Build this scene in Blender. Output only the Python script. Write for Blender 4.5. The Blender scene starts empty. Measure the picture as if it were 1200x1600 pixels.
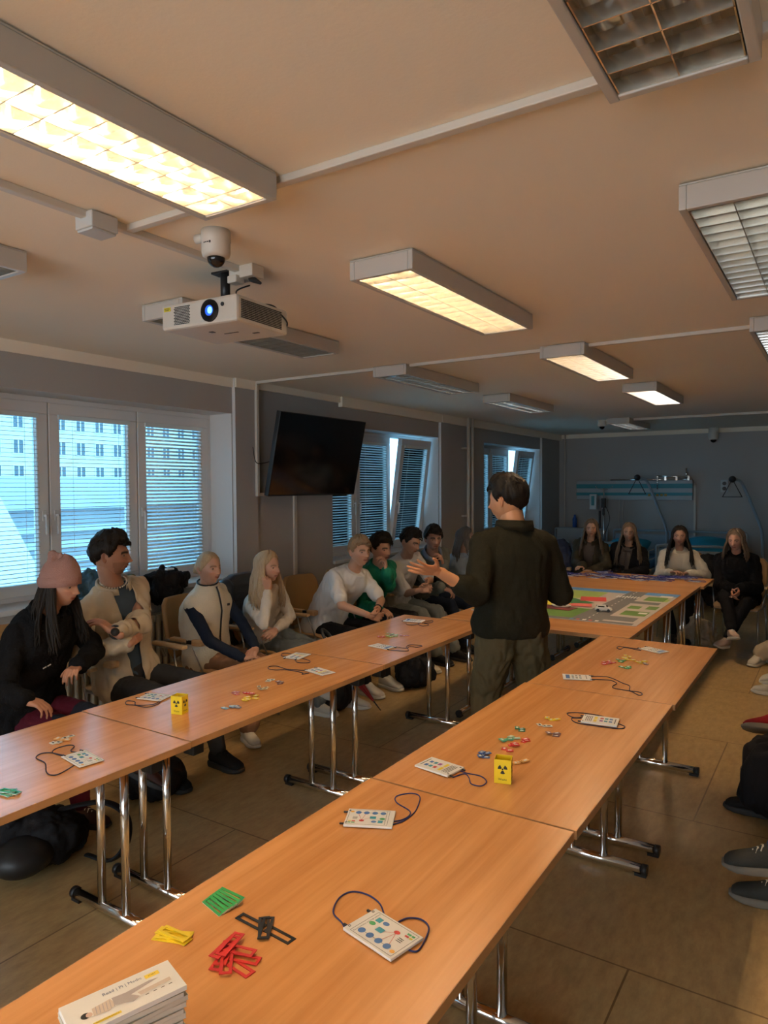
import bpy, bmesh, math, random
from mathutils import Vector, Matrix, noise
V = Vector
PI = math.pi
rnd = random.Random(7)
def hsh(t): return sum((i+3)*ord(c) for i, c in enumerate(t)) % 10007
scene = bpy.context.scene
col = scene.collection

# ------------------------------------------------------------------ camera, world, exposure
YAW, PITCH, ROLL = math.radians(32.837), math.radians(2.075), math.radians(-0.277)
cam_data = bpy.data.cameras.new('camera')
cam = bpy.data.objects.new('camera', cam_data); col.objects.link(cam)
fw = V((-math.sin(YAW), math.cos(YAW), 0)); rt = V((math.cos(YAW), math.sin(YAW), 0)); up = V((0, 0, 1))
F = fw*math.cos(PITCH) - up*math.sin(PITCH); U = up*math.cos(PITCH) + fw*math.sin(PITCH)
R2 = rt*math.cos(ROLL) + U*math.sin(ROLL); U2 = U*math.cos(ROLL) - rt*math.sin(ROLL)
m = Matrix((R2, U2, -F)).transposed().to_4x4(); m.translation = V((0, 0, 1.70))
cam.matrix_world = m
cam_data.sensor_fit = 'HORIZONTAL'; cam_data.sensor_width = 36.0; cam_data.lens = 36.0*1105/1200
cam_data.clip_start = 0.05; cam_data.clip_end = 300
scene.camera = cam
scene.view_settings.view_transform = 'Standard'; scene.view_settings.look = 'None'
scene.view_settings.exposure = 0.32; scene.view_settings.gamma = 1.0
scene.view_settings.use_curve_mapping = False
world = bpy.data.worlds.new('overcast_sky'); scene.world = world; world.use_nodes = True
bg = world.node_tree.nodes['Background']
bg.inputs['Color'].default_value = (0.27, 0.64, 0.97, 1); bg.inputs['Strength'].default_value = 5.0
LAMP_COL = (1.0, 0.71, 0.42); LAMP_STR = 82.0
# added warm fill light behind the camera, shining in through an added window
fl = bpy.data.lights.new('front_fill', 'AREA'); fl.shape = 'RECTANGLE'; fl.size = 5.0; fl.size_y = 2.1; fl.energy = 130; fl.color = (1.0, .57, .27)
flo = bpy.data.objects.new('front_fill', fl); col.objects.link(flo); flo.location = (-1.5, -3.5, 1.3); flo.rotation_euler = (math.radians(90), 0, 0)
CEIL = 2.60; TT = 0.742
try:
    scene.cycles.use_denoising = True
    scene.cycles.max_bounces = 8; scene.cycles.diffuse_bounces = 5
except Exception: pass

CARDS = [('A', (-0.804, 1.233), 0.147, 0.098, -0.22, [[(-0.886, 1.209), (-0.904, 1.222), (-0.943, 1.243), (-0.964, 1.293), (-0.954, 1.331), (-0.915, 1.34), (-0.873, 1.326), (-0.84, 1.295), (-0.814, 1.27), (-0.802, 1.278), (-0.8, 1.293), (-0.789, 1.315), (-0.763, 1.325), (-0.736, 1.311), (-0.722, 1.273), (-0.716, 1.232), (-0.729, 1.222), (-0.746, 1.229)]]), ('A', (-1.119, 1.652), 0.138, 0.103, 0.454, [[(-1.049, 1.662), (-1.035, 1.696), (-1.033, 1.741), (-1.041, 1.784), (-1.072, 1.857), (-1.107, 1.867), (-1.136, 1.826), (-1.114, 1.788), (-1.052, 1.761), (-1.037, 1.73), (-1.043, 1.698), (-1.059, 1.678)]]), ('B', (-1.129, 2.088), 0.139, 0.096, -0.156, [[(-1.054, 2.043), (-1.036, 2.089), (-1.009, 2.069), (-0.981, 2.029), (-0.948, 2.031), (-0.947, 2.07), (-0.981, 2.1), (-1.03, 2.098), (-1.059, 2.104)]]), ('B', (-0.803, 2.85), 0.139, 0.103, 0.15, [[(-0.876, 2.867), (-0.913, 2.844), (-0.949, 2.883), (-0.896, 2.919), (-0.807, 2.918), (-0.733, 2.864), (-0.702, 2.839), (-0.718, 2.804), (-0.813, 2.787), (-0.881, 2.786), (-0.913, 2.828), (-0.879, 2.849)]]), ('C', (-1.087, 3.448), 0.137, 0.096, 0.375, [[(-1.04, 3.505), (-0.959, 3.539), (-0.868, 3.466), (-0.83, 3.436), (-0.809, 3.356), (-0.773, 3.358), (-0.748, 3.334), (-0.757, 3.305), (-0.805, 3.348), (-0.88, 3.357), (-0.897, 3.394), (-0.892, 3.44), (-0.91, 3.472), (-0.945, 3.485), (-1.024, 3.453)]]), ('C', (-0.893, 4.252), 0.157, 0.088, -0.453, [[(-0.962, 4.247), (-1.06, 4.251), (-1.091, 4.248), (-1.088, 4.202), (-1.062, 4.185), (-1.051, 4.24), (-0.953, 4.206)]]), ('B', (-2.559, 3.055), 0.105, 0.136, 0.133, [[(-2.605, 3.077), (-2.658, 3.085), (-2.678, 3.066), (-2.642, 3.019), (-2.594, 3.032)], [(-2.537, 3.017), (-2.473, 2.951), (-2.414, 2.974), (-2.436, 3.014), (-2.508, 3.035)]]), ('B', (-2.244, 2.86), 0.159, 0.089, -0.246, [[(-2.318, 2.844), (-2.425, 2.813), (-2.507, 2.83), (-2.54, 2.804), (-2.513, 2.767), (-2.468, 2.766), (-2.413, 2.8), (-2.313, 2.799), (-2.293, 2.776), (-2.277, 2.813)]]), ('C', (-2.282, 3.505), 0.157, 0.089, -0.159, [[(-2.204, 3.454), (-2.103, 3.489), (-2.114, 3.531), (-2.154, 3.574), (-2.166, 3.636), (-2.111, 3.658), (-2.086, 3.644), (-2.101, 3.606), (-2.145, 3.602), (-2.139, 3.549), (-2.212, 3.55)]]), ('C', (-2.524, 4.298), 0.137, 0.082, 0.188, [[(-2.545, 4.224), (-2.506, 4.169), (-2.466, 4.172), (-2.449, 4.214), (-2.461, 4.308), (-2.422, 4.38), (-2.394, 4.317), (-2.431, 4.278)], [(-2.467, 4.256), (-2.429, 4.201), (-2.388, 4.18), (-2.364, 4.216), (-2.387, 4.252), (-2.445, 4.27)]]), ('A', (-2.23, 1.488), 0.161, 0.087, -0.156, [[(-2.285, 1.523), (-2.335, 1.512), (-2.367, 1.547), (-2.397, 1.542), (-2.403, 1.498), (-2.375, 1.467), (-2.305, 1.469)], [(-2.311, 1.473), (-2.38, 1.464), (-2.404, 1.439), (-2.38, 1.407), (-2.309, 1.397), (-2.236, 1.356), (-2.195, 1.348), (-2.181, 1.37), (-2.206, 1.444)]]), ('A', (-2.61, 2.11), 0.089, 0.093, 0.264, [[(-2.587, 2.124), (-2.521, 2.06), (-2.523, 1.997), (-2.591, 1.988), (-2.634, 1.976), (-2.673, 2.01), (-2.633, 2.02), (-2.585, 1.992), (-2.531, 2.04), (-2.556, 2.098)]])]
BIG = [('green', (-1.177, 1.137), 6), ('black', (-1.031, 1.116), 4), ('red', (-1.025, 1.009), 7), ('yellow', (-1.18, 0.991), 4)]
SMALL = [('teal', (-1.044, 2.455), 5), ('pale green', (-1.035, 2.493), 2), ('dark green', (-1.039, 2.581), 3), ('red', (-1.01, 2.415), 4), ('red', (-1.008, 2.363), 2), ('red', (-0.98, 2.472), 3), ('white', (-0.979, 2.68), 3), ('yellow', (-0.973, 2.766), 4), ('brown', (-0.906, 2.598), 4), ('blue', (-1.041, 2.264), 5), ('orange', (-0.916, 2.274), 4), ('red', (-1.043, 3.796), 5), ('red', (-1.019, 3.843), 3), ('green', (-0.988, 3.895), 4), ('yellow', (-0.954, 3.966), 8), ('green', (-0.93, 3.772), 4), ('yellow', (-0.89, 3.923), 5), ('brown', (-0.855, 3.896), 2), ('pale blue', (-2.215, 2.177), 3), ('slate', (-2.197, 2.209), 3), ('rose', (-2.326, 2.352), 4), ('red', (-2.293, 2.385), 3), ('yellow', (-2.236, 2.305), 5), ('yellow', (-2.221, 2.347), 3), ('cream', (-2.287, 2.474), 5), ('white', (-2.364, 2.594), 3), ('brown', (-2.28, 2.58), 4), ('red', (-2.43, 3.736), 3), ('lime', (-2.388, 3.784), 8), ('grey', (-2.426, 3.806), 3), ('rose', (-2.329, 3.843), 3), ('orange', (-2.462, 1.559), 4), ('white', (-2.474, 1.535), 2), ('white', (-2.479, 1.597), 2)]
GREENL = (-2.189, 1.19)
MAT = {'blue': [(-2.195, 6.492), (-1.165, 6.555), (-1.191, 6.413), (-2.15, 6.324)], 'base': [(-1.755, 4.834), (-1.151, 4.967), (-1.165, 6.555), (-2.195, 6.492)], 'lime': [(-2.089, 6.267), (-1.96, 6.363), (-1.658, 6.389), (-1.628, 6.191), (-1.835, 6.066)], 'hill': [(-2.053, 5.653), (-2.066, 6.234), (-1.708, 5.822), (-1.733, 5.731), (-2.03, 5.589)], 'yellow': [(-2.051, 5.654), (-1.932, 5.749), (-1.83, 5.635), (-1.816, 5.498), (-1.969, 5.427)], 'red': [(-1.852, 5.622), (-1.665, 5.712), (-1.657, 5.545), (-1.776, 5.501)], 'redfield': [(-1.775, 6.086), (-1.628, 6.067), (-1.618, 5.876), (-1.751, 5.913)], 'darkred': [(-1.921, 5.295), (-1.756, 5.534), (-1.693, 5.433), (-1.72, 5.061), (-1.82, 5.094)], 'field': [(-1.815, 5.004), (-1.742, 5.303), (-1.6, 5.524), (-1.521, 5.384), (-1.561, 5.009), (-1.783, 4.915)], 'road': [(-1.534, 5.363), (-1.629, 6.362), (-1.6, 6.514), (-1.475, 6.526), (-1.441, 5.518)], 'road2': [(-1.482, 6.036), (-1.184, 6.063), (-1.186, 5.973), (-1.318, 5.944), (-1.471, 5.949)], 'g1': [(-1.395, 6.29), (-1.204, 6.323), (-1.188, 6.136), (-1.377, 6.115)], 'g2': [(-1.398, 5.773), (-1.32, 5.777), (-1.306, 5.634), (-1.38, 5.622)], 'g3': [(-1.28, 5.773), (-1.184, 5.775), (-1.179, 5.657), (-1.266, 5.645)], 'g4': [(-1.383, 5.554), (-1.203, 5.597), (-1.179, 5.36), (-1.373, 5.365)], 'rd3': [(-1.503, 5.287), (-1.154, 5.287), (-1.141, 5.151), (-1.561, 4.98), (-1.544, 5.169)], 'white1': [(-1.356, 6.501), (-1.212, 6.501), (-1.195, 6.328), (-1.321, 6.335)]}
CAR = (-1.476, 5.398)
DISH = (-1.813, 5.395)
PEOPLE = {'P1': {'head': (-3.3, 2.094, 1.211), 'neck': (-3.42, 2.071, 1.035), 'hip': (-3.66, 2.12, 0.5), 'phi': 18, 'hy': 24, 'hp': -6, 'wR': (-3.12, 1.789, 0.739), 'eR': (-3.4, 1.853, 0.778), 'hdR': (-3.05, 1.865, 0.692), 'wL': (-3.3, 2.188, 0.781), 'eL': (-3.45, 2.367, 0.846), 'hdL': (-3.2, 2.044, 0.762), 'kR': (-3.15, 2.1, 0.5), 'aR': (-3.2, 2.12, 0.09), 'kL': (-3.1, 2.2, 0.62), 'aL': (-2.92, 2.3, 0.32)}, 'P2': {'head': (-3.58, 2.593, 1.304), 'neck': (-3.62, 2.643, 1.054), 'hip': (-3.72, 2.8, 0.5), 'phi': -2, 'hy': 40, 'hp': 0, 'wL': (-3.33, 2.436, 0.907), 'eL': (-3.4, 2.712, 0.805), 'hdL': (-3.38, 2.412, 0.941), 'wR': (-3.36, 2.561, 0.827), 'eR': (-3.45, 2.337, 0.728), 'hdR': (-3.42, 2.702, 0.873), 'kR': (-3.25, 2.66, 0.52), 'aR': (-3.2, 2.66, 0.09), 'kL': (-3.24, 3.0, 0.52), 'aL': (-3.15, 3.02, 0.09)}, 'P3': {'head': (-3.55, 3.33, 1.157), 'neck': (-3.64, 3.387, 0.943), 'hip': (-3.72, 3.46, 0.5), 'phi': 6, 'hy': -2, 'hp': 2, 'wR': (-3.32, 3.397, 0.567), 'eR': (-3.5, 3.131, 0.683), 'hdR': (-3.28, 3.464, 0.567), 'wL': (-3.32, 3.532, 0.609), 'eL': (-3.5, 3.648, 0.688), 'hdL': (-3.27, 3.43, 0.584), 'kR': (-3.2, 3.6, 0.6), 'aR': (-3.1, 3.85, 0.3), 'kL': (-3.22, 3.62, 0.48), 'aL': (-3.3, 3.42, 0.09)}, 'P4': {'head': (-3.45, 3.799, 1.125), 'neck': (-3.55, 3.864, 0.896), 'hip': (-3.75, 4.1, 0.5), 'phi': 8, 'hy': 3, 'hp': 0, 'wR': (-3.38, 3.719, 0.965), 'eR': (-3.42, 3.654, 0.727), 'hdR': (-3.38, 3.714, 1.074), 'wL': (-3.38, 3.809, 0.677), 'eL': (-3.45, 4.04, 0.745), 'hdL': (-3.36, 3.666, 0.641), 'kR': (-3.25, 4.1, 0.53), 'aR': (-3.25, 4.12, 0.09), 'kL': (-3.22, 4.35, 0.55), 'aL': (-3.15, 4.4, 0.09)}, 'P5': {'head': (-3.3, 4.743, 1.167), 'neck': (-3.42, 4.801, 0.953), 'hip': (-3.75, 4.8, 0.5), 'phi': -12, 'hy': -22, 'hp': 0, 'wR': (-3.08, 4.562, 0.689), 'eR': (-3.3, 4.508, 0.748), 'hdR': (-3.05, 4.626, 0.672), 'wL': (-3.1, 4.702, 0.717), 'eL': (-3.3, 5.027, 0.798), 'hdL': (-3.04, 4.592, 0.668), 'kR': (-3.3, 4.68, 0.53), 'aR': (-3.22, 4.72, 0.09), 'kL': (-3.28, 5.0, 0.53), 'aL': (-3.2, 4.98, 0.09)}, 'P6': {'head': (-3.4, 5.213, 1.147), 'neck': (-3.5, 5.333, 0.889), 'hip': (-3.75, 5.4, 0.5), 'phi': -8, 'hy': -15, 'hp': -3, 'wL': (-3.25, 5.072, 0.972), 'eL': (-3.3, 5.168, 0.724), 'hdL': (-3.27, 5.073, 1.087), 'wR': (-3.3, 5.005, 0.664), 'eR': (-3.5, 5.104, 0.632), 'hdR': (-3.25, 5.028, 0.638), 'kR': (-3.28, 5.35, 0.53), 'aR': (-3.25, 5.35, 0.09), 'kL': (-3.26, 5.62, 0.53), 'aL': (-3.2, 5.62, 0.09)}, 'P7': {'head': (-3.4, 5.722, 1.18), 'neck': (-3.52, 5.814, 0.947), 'hip': (-3.78, 6.0, 0.5), 'phi': -6, 'hy': -8, 'hp': -18, 'wR': (-3.2, 5.541, 0.757), 'eR': (-3.45, 5.673, 0.722), 'hdR': (-3.15, 5.606, 0.765), 'wL': (-3.2, 5.696, 0.821), 'eL': (-3.45, 6.103, 0.872), 'hdL': (-3.13, 5.547, 0.762), 'kR': (-3.25, 5.85, 0.54), 'aR': (-3.22, 5.9, 0.09), 'kL': (-3.22, 6.1, 0.54), 'aL': (-3.15, 6.15, 0.09)}, 'P8': {'head': (-3.42, 6.207, 1.172), 'neck': (-3.5, 6.311, 0.913), 'hip': (-3.78, 6.6, 0.5), 'phi': -14, 'hy': -44, 'hp': -3, 'wL': (-3.3, 6.198, 0.922), 'eL': (-3.35, 6.278, 0.718), 'hdL': (-3.3, 6.119, 1.031), 'wR': (-3.25, 6.064, 0.713), 'eR': (-3.5, 6.19, 0.763), 'hdR': (-3.2, 6.102, 0.687), 'kR': (-3.27, 6.5, 0.54), 'aR': (-3.22, 6.5, 0.09), 'kL': (-3.25, 6.82, 0.54), 'aL': (-3.12, 6.85, 0.09)}, 'P9': {'head': (-3.5, 7.089, 1.126), 'neck': (-3.55, 7.109, 0.922), 'hip': (-3.78, 7.3, 0.5), 'phi': 0, 'hy': 22, 'hp': 0, 'wR': (-3.3, 7.2, 0.62), 'eR': (-3.6, 7.1, 0.7), 'hdR': (-3.2, 7.25, 0.6), 'wL': (-3.3, 7.42, 0.62), 'eL': (-3.6, 7.55, 0.7), 'hdL': (-3.2, 7.4, 0.6), 'kR': (-3.28, 7.2, 0.53), 'aR': (-3.22, 7.2, 0.09), 'kL': (-3.28, 7.42, 0.53), 'aL': (-3.2, 7.42, 0.09)}, 'P11': {'head': (-2.529, 8.55, 1.176), 'neck': (-2.573, 8.65, 0.933), 'hip': (-2.62, 8.78, 0.5), 'phi': -84, 'hy': -76, 'hp': 0, 'wR': (-2.543, 8.25, 0.738), 'eR': (-2.723, 8.5, 0.75), 'hdR': (-2.565, 8.15, 0.747), 'wL': (-2.445, 8.3, 0.686), 'eL': (-2.313, 8.5, 0.734), 'hdL': (-2.497, 8.15, 0.721), 'kR': (-2.7, 8.3, 0.52), 'aR': (-2.7, 8.28, 0.09), 'kL': (-2.45, 8.3, 0.52), 'aL': (-2.45, 8.28, 0.09)}, 'P12': {'head': (-2.108, 8.65, 1.137), 'neck': (-2.124, 8.72, 0.932), 'hip': (-2.22, 8.85, 0.5), 'phi': -88, 'hy': -82, 'hp': 0, 'wR': (-2.2, 8.42, 0.66), 'eR': (-2.227, 8.6, 0.73), 'hdR': (-2.15, 8.36, 0.65), 'wL': (-2.1, 8.42, 0.66), 'eL': (-1.91, 8.6, 0.725), 'hdL': (-2.15, 8.36, 0.64), 'kR': (-2.35, 8.36, 0.52), 'aR': (-2.35, 8.35, 0.09), 'kL': (-2.08, 8.36, 0.52), 'aL': (-2.08, 8.35, 0.09)}, 'P13': {'head': (-1.481, 8.3, 1.134), 'neck': (-1.5, 8.38, 0.943), 'hip': (-1.52, 8.5, 0.5), 'phi': -86, 'hy': -80, 'hp': 0, 'wR': (-1.529, 8.05, 0.761), 'eR': (-1.661, 8.25, 0.746), 'hdR': (-1.42, 7.98, 0.789), 'wL': (-1.358, 8.1, 0.753), 'eL': (-1.273, 8.25, 0.763), 'hdL': (-1.411, 8.0, 0.76), 'kR': (-1.6, 8.03, 0.52), 'aR': (-1.5, 8.1, 0.09), 'kL': (-1.34, 8.03, 0.52), 'aL': (-1.36, 8.12, 0.09)}, 'P14': {'head': (-0.883, 7.95, 1.138), 'neck': (-0.891, 8.05, 0.946), 'hip': (-0.86, 8.15, 0.5), 'phi': -95, 'hy': -100, 'hp': -8, 'wR': (-0.9, 7.75, 0.665), 'eR': (-1.008, 7.95, 0.731), 'hdR': (-0.869, 7.68, 0.588), 'wL': (-0.809, 7.75, 0.672), 'eL': (-0.727, 7.95, 0.75), 'hdL': (-0.855, 7.66, 0.592), 'kR': (-0.931, 7.68, 0.545), 'aR': (-0.861, 7.5, 0.297), 'kL': (-0.757, 7.7, 0.544), 'aL': (-0.911, 7.6, 0.192)}, 'P10': {'head': (-1.6, 3.79, 1.618), 'neck': (-1.56, 3.8, 1.445), 'hip': (-1.57, 3.78, 0.88), 'phi': 141, 'hy': 172, 'hp': -4, 'wL': (-1.771, 3.268, 1.251), 'eL': (-1.653, 3.433, 1.106), 'hdL': (-1.837, 3.084, 1.292), 'wR': (-1.62, 4.12, 1.12), 'eR': (-1.406, 4.044, 1.071), 'hdR': (-1.76, 4.2, 1.15), 'kR': (-1.5, 3.95, 0.46), 'aR': (-1.45, 3.92, 0.09), 'kL': (-1.72, 3.78, 0.46), 'aL': (-1.72, 3.72, 0.09)}, 'R1': {'head': (0.37, 3.32, 1.2), 'neck': (0.44, 3.3, 1.02), 'hip': (0.52, 3.3, 0.5), 'phi': 178, 'hy': 175, 'hp': 0, 'wR': (0.12, 3.4, 0.62), 'eR': (0.37, 3.58, 0.68), 'hdR': (0.03999999999999998, 3.36, 0.6), 'wL': (0.12, 3.1999999999999997, 0.62), 'eL': (0.37, 3.0199999999999996, 0.68), 'hdL': (0.03999999999999998, 3.2399999999999998, 0.6), 'kR': (0.02, 3.4, 0.5), 'aR': (-0.17, 3.2, 0.09), 'kL': (0.0, 3.1, 0.6), 'aL': (-0.2, 3.14, 0.25)}, 'R2': {'head': (0.35000000000000003, 4.0, 1.2), 'neck': (0.42000000000000004, 3.98, 1.02), 'hip': (0.5, 3.98, 0.5), 'phi': 178, 'hy': 175, 'hp': 0, 'wR': (0.10000000000000003, 4.08, 0.62), 'eR': (0.35000000000000003, 4.26, 0.68), 'hdR': (0.020000000000000018, 4.04, 0.6), 'wL': (0.10000000000000003, 3.88, 0.62), 'eL': (0.35000000000000003, 3.7, 0.68), 'hdL': (0.020000000000000018, 3.92, 0.6), 'kR': (0.0, 4.1, 0.5), 'aR': (-0.3, 4.05, 0.09), 'kL': (0.0, 3.85, 0.52), 'aL': (0.05, 3.9, 0.09)}, 'R3': {'head': (0.31, 4.869999999999999, 1.2), 'neck': (0.38, 4.85, 1.02), 'hip': (0.45999999999999996, 4.85, 0.5), 'phi': 178, 'hy': 175, 'hp': 0, 'wR': (0.06, 4.949999999999999, 0.62), 'eR': (0.31, 5.13, 0.68), 'hdR': (-0.020000000000000018, 4.909999999999999, 0.6), 'wL': (0.06, 4.75, 0.62), 'eL': (0.31, 4.569999999999999, 0.68), 'hdL': (-0.020000000000000018, 4.79, 0.6), 'kR': (-0.02, 4.9, 0.5), 'aR': (-0.28, 4.62, 0.1), 'kL': (-0.06, 4.75, 0.62), 'aL': (-0.28, 4.62, 0.36)}, 'R4': {'head': (0.27, 6.119999999999999, 1.2), 'neck': (0.34, 6.1, 1.02), 'hip': (0.42000000000000004, 6.1, 0.5), 'phi': 178, 'hy': 175, 'hp': 0, 'wR': (0.020000000000000018, 6.199999999999999, 0.62), 'eR': (0.27, 6.38, 0.68), 'hdR': (-0.06, 6.159999999999999, 0.6), 'wL': (0.020000000000000018, 6.0, 0.62), 'eL': (0.27, 5.819999999999999, 0.68), 'hdL': (-0.06, 6.04, 0.6), 'kR': (-0.1, 6.2, 0.6), 'aR': (-0.35, 6.3, 0.24), 'kL': (-0.1, 6.3, 0.5), 'aL': (-0.4, 6.45, 0.1)}, 'R5': {'head': (0.03, 7.569999999999999, 1.2), 'neck': (0.1, 7.55, 1.02), 'hip': (0.18, 7.55, 0.5), 'phi': 178, 'hy': 175, 'hp': 0, 'wR': (-0.21999999999999997, 7.6499999999999995, 0.62), 'eR': (0.03, 7.83, 0.68), 'hdR': (-0.3, 7.609999999999999, 0.6), 'wL': (-0.21999999999999997, 7.45, 0.62), 'eL': (0.03, 7.27, 0.68), 'hdL': (-0.3, 7.49, 0.6), 'kR': (-0.5, 7.68, 0.53), 'aR': (-0.5, 7.75, 0.1), 'kL': (-0.62, 7.4, 0.53), 'aL': (-0.62, 7.5, 0.1)}}


# ------------------------------------------------------------------ materials
MATS = {}
def nt(name):
    m = bpy.data.materials.new(name); m.use_nodes = True
    return m, m.node_tree, m.node_tree.nodes['Principled BSDF']
def mat(name, c, rough=.6, metal=0.0, bump=0.0, bscale=60, var=0.0, vscale=6, spec=None, stretch=None, sheen=0):
    """procedural principled material: colour variation by noise, bump by noise"""
    if name in MATS: return MATS[name]
    m, t, b = nt(name); N = t.nodes; L = t.links
    b.inputs['Base Color'].default_value = (*c, 1); b.inputs['Roughness'].default_value = rough
    b.inputs['Metallic'].default_value = metal
    if spec is not None: b.inputs['Specular IOR Level'].default_value = spec
    if sheen: b.inputs['Sheen Weight'].default_value = sheen
    tc = N.new('ShaderNodeTexCoord'); mp = N.new('ShaderNodeMapping')
    L.new(tc.outputs['Object'], mp.inputs['Vector'])
    if stretch: mp.inputs['Scale'].default_value = stretch
    if var:
        n = N.new('ShaderNodeTexNoise'); n.inputs['Scale'].default_value = vscale; n.inputs['Detail'].default_value = 4
        L.new(mp.outputs[0], n.inputs['Vector'])
        mx = N.new('ShaderNodeMix'); mx.data_type = 'RGBA'
        mx.inputs[6].default_value = (*[x*(1-var) for x in c], 1); mx.inputs[7].default_value = (*[min(1, x*(1+var)) for x in c], 1)
        L.new(n.outputs['Fac'], mx.inputs[0]); L.new(mx.outputs[2], b.inputs['Base Color'])
    if bump:
        n2 = N.new('ShaderNodeTexNoise'); n2.inputs['Scale'].default_value = bscale; n2.inputs['Detail'].default_value = 5
        L.new(mp.outputs[0], n2.inputs['Vector'])
        bp = N.new('ShaderNodeBump'); bp.inputs['Strength'].default_value = bump; bp.inputs['Distance'].default_value = .01
        L.new(n2.outputs['Fac'], bp.inputs['Height']); L.new(bp.outputs[0], b.inputs['Normal'])
    MATS[name] = m; return m
def emit(name, c, s):
    m, t, b = nt(name); b.inputs['Base Color'].default_value = (*c, 1)
    b.inputs['Emission Color'].default_value = (*c, 1); b.inputs['Emission Strength'].default_value = s
    MATS[name] = m; return m
def wood(name, c1, c2, axis='Y', rough=.35, sc=1.0):
    m, t, b = nt(name); N = t.nodes; L = t.links
    tc = N.new('ShaderNodeTexCoord'); mp = N.new('ShaderNodeMapping'); L.new(tc.outputs['Object'], mp.inputs['Vector'])
    s = [38*sc]*3; s['XYZ'.index(axis)] = 1.3*sc; mp.inputs['Scale'].default_value = s
    n = N.new('ShaderNodeTexNoise'); n.inputs['Scale'].default_value = 1.0; n.inputs['Detail'].default_value = 6; n.inputs['Roughness'].default_value = .6
    n.inputs['Distortion'].default_value = .25
    L.new(mp.outputs[0], n.inputs['Vector'])
    mp2 = N.new('ShaderNodeMapping'); L.new(tc.outputs['Object'], mp2.inputs['Vector'])
    s2 = [5*sc]*3; s2['XYZ'.index(axis)] = .6*sc; mp2.inputs['Scale'].default_value = s2
    n2 = N.new('ShaderNodeTexNoise'); n2.inputs['Scale'].default_value = 1.0; n2.inputs['Detail'].default_value = 3; L.new(mp2.outputs[0], n2.inputs['Vector'])
    r = N.new('ShaderNodeValToRGB'); r.color_ramp.elements[0].position = .38; r.color_ramp.elements[1].position = .62
    r.color_ramp.elements[0].color = (*c2, 1); r.color_ramp.elements[1].color = (*c1, 1)
    ad = N.new('ShaderNodeMath'); ad.operation = 'MULTIPLY_ADD'; ad.inputs[1].default_value = .45
    md = N.new('ShaderNodeMath'); md.operation = 'MULTIPLY'; md.inputs[1].default_value = .55
    L.new(n.outputs['Fac'], md.inputs[0]); L.new(n2.outputs['Fac'], ad.inputs[0]); L.new(md.outputs[0], ad.inputs[2])
    L.new(ad.outputs[0], r.inputs[0]); L.new(r.outputs[0], b.inputs['Base Color'])
    b.inputs['Roughness'].default_value = rough
    MATS[name] = m; return m
def floor_mat():
    m, t, b = nt('linoleum'); N = t.nodes; L = t.links
    tc = N.new('ShaderNodeTexCoord')
    n = N.new('ShaderNodeTexNoise'); n.inputs['Scale'].default_value = 26; n.inputs['Detail'].default_value = 8; n.inputs['Roughness'].default_value = .7
    mp = N.new('ShaderNodeMapping'); mp.inputs['Scale'].default_value = (1, .35, 1); L.new(tc.outputs['Object'], mp.inputs['Vector']); L.new(mp.outputs[0], n.inputs['Vector'])
    r = N.new('ShaderNodeValToRGB'); r.color_ramp.elements[0].position = .3; r.color_ramp.elements[1].position = .72
    r.color_ramp.elements[0].color = (.35, .235, .10, 1); r.color_ramp.elements[1].color = (.55, .385, .175, 1)
    L.new(n.outputs['Fac'], r.inputs[0])
    # welded seams between the sheets: a brick pattern with very thin mortar
    br = N.new('ShaderNodeTexBrick'); br.inputs['Scale'].default_value = 1; br.inputs['Brick Width'].default_value = 1.9; br.inputs['Row Height'].default_value = 1.3
    br.inputs['Mortar Size'].default_value = .004; br.inputs['Color1'].default_value = (1, 1, 1, 1); br.inputs['Color2'].default_value = (1, 1, 1, 1); br.inputs['Mortar'].default_value = (.45, .4, .35, 1)
    mp2 = N.new('ShaderNodeMapping'); mp2.inputs['Location'].default_value = (.6, .1, 0); L.new(tc.outputs['Object'], mp2.inputs['Vector']); L.new(mp2.outputs[0], br.inputs['Vector'])
    mx = N.new('ShaderNodeMix'); mx.data_type = 'RGBA'; mx.blend_type = 'MULTIPLY'; mx.inputs[0].default_value = 1
    L.new(r.outputs[0], mx.inputs[6]); L.new(br.outputs['Color'], mx.inputs[7]); L.new(mx.outputs[2], b.inputs['Base Color'])
    n3 = N.new('ShaderNodeTexNoise'); n3.inputs['Scale'].default_value = 3; n3.inputs['Detail'].default_value = 8; L.new(tc.outputs['Object'], n3.inputs['Vector'])
    mr = N.new('ShaderNodeMapRange'); mr.inputs[3].default_value = .25; mr.inputs[4].default_value = .5; L.new(n3.outputs['Fac'], mr.inputs[0]); L.new(mr.outputs[0], b.inputs['Roughness'])
    MATS['linoleum'] = m; return m
def glass_mat():
    m = bpy.data.materials.new('window_glass'); m.use_nodes = True; t = m.node_tree; t.nodes.clear(); N = t.nodes; L = t.links
    o = N.new('ShaderNodeOutputMaterial'); tr = N.new('ShaderNodeBsdfTransparent'); tr.inputs[0].default_value = (.93, .97, .97, 1)
    g = N.new('ShaderNodeBsdfGlossy'); g.inputs['Roughness'].default_value = .02; fr = N.new('ShaderNodeFresnel'); fr.inputs[0].default_value = 1.45
    mx = N.new('ShaderNodeMixShader'); L.new(fr.outputs[0], mx.inputs[0]); L.new(tr.outputs[0], mx.inputs[1]); L.new(g.outputs[0], mx.inputs[2]); L.new(mx.outputs[0], o.inputs[0])
    MATS['glass'] = m; return m
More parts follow.
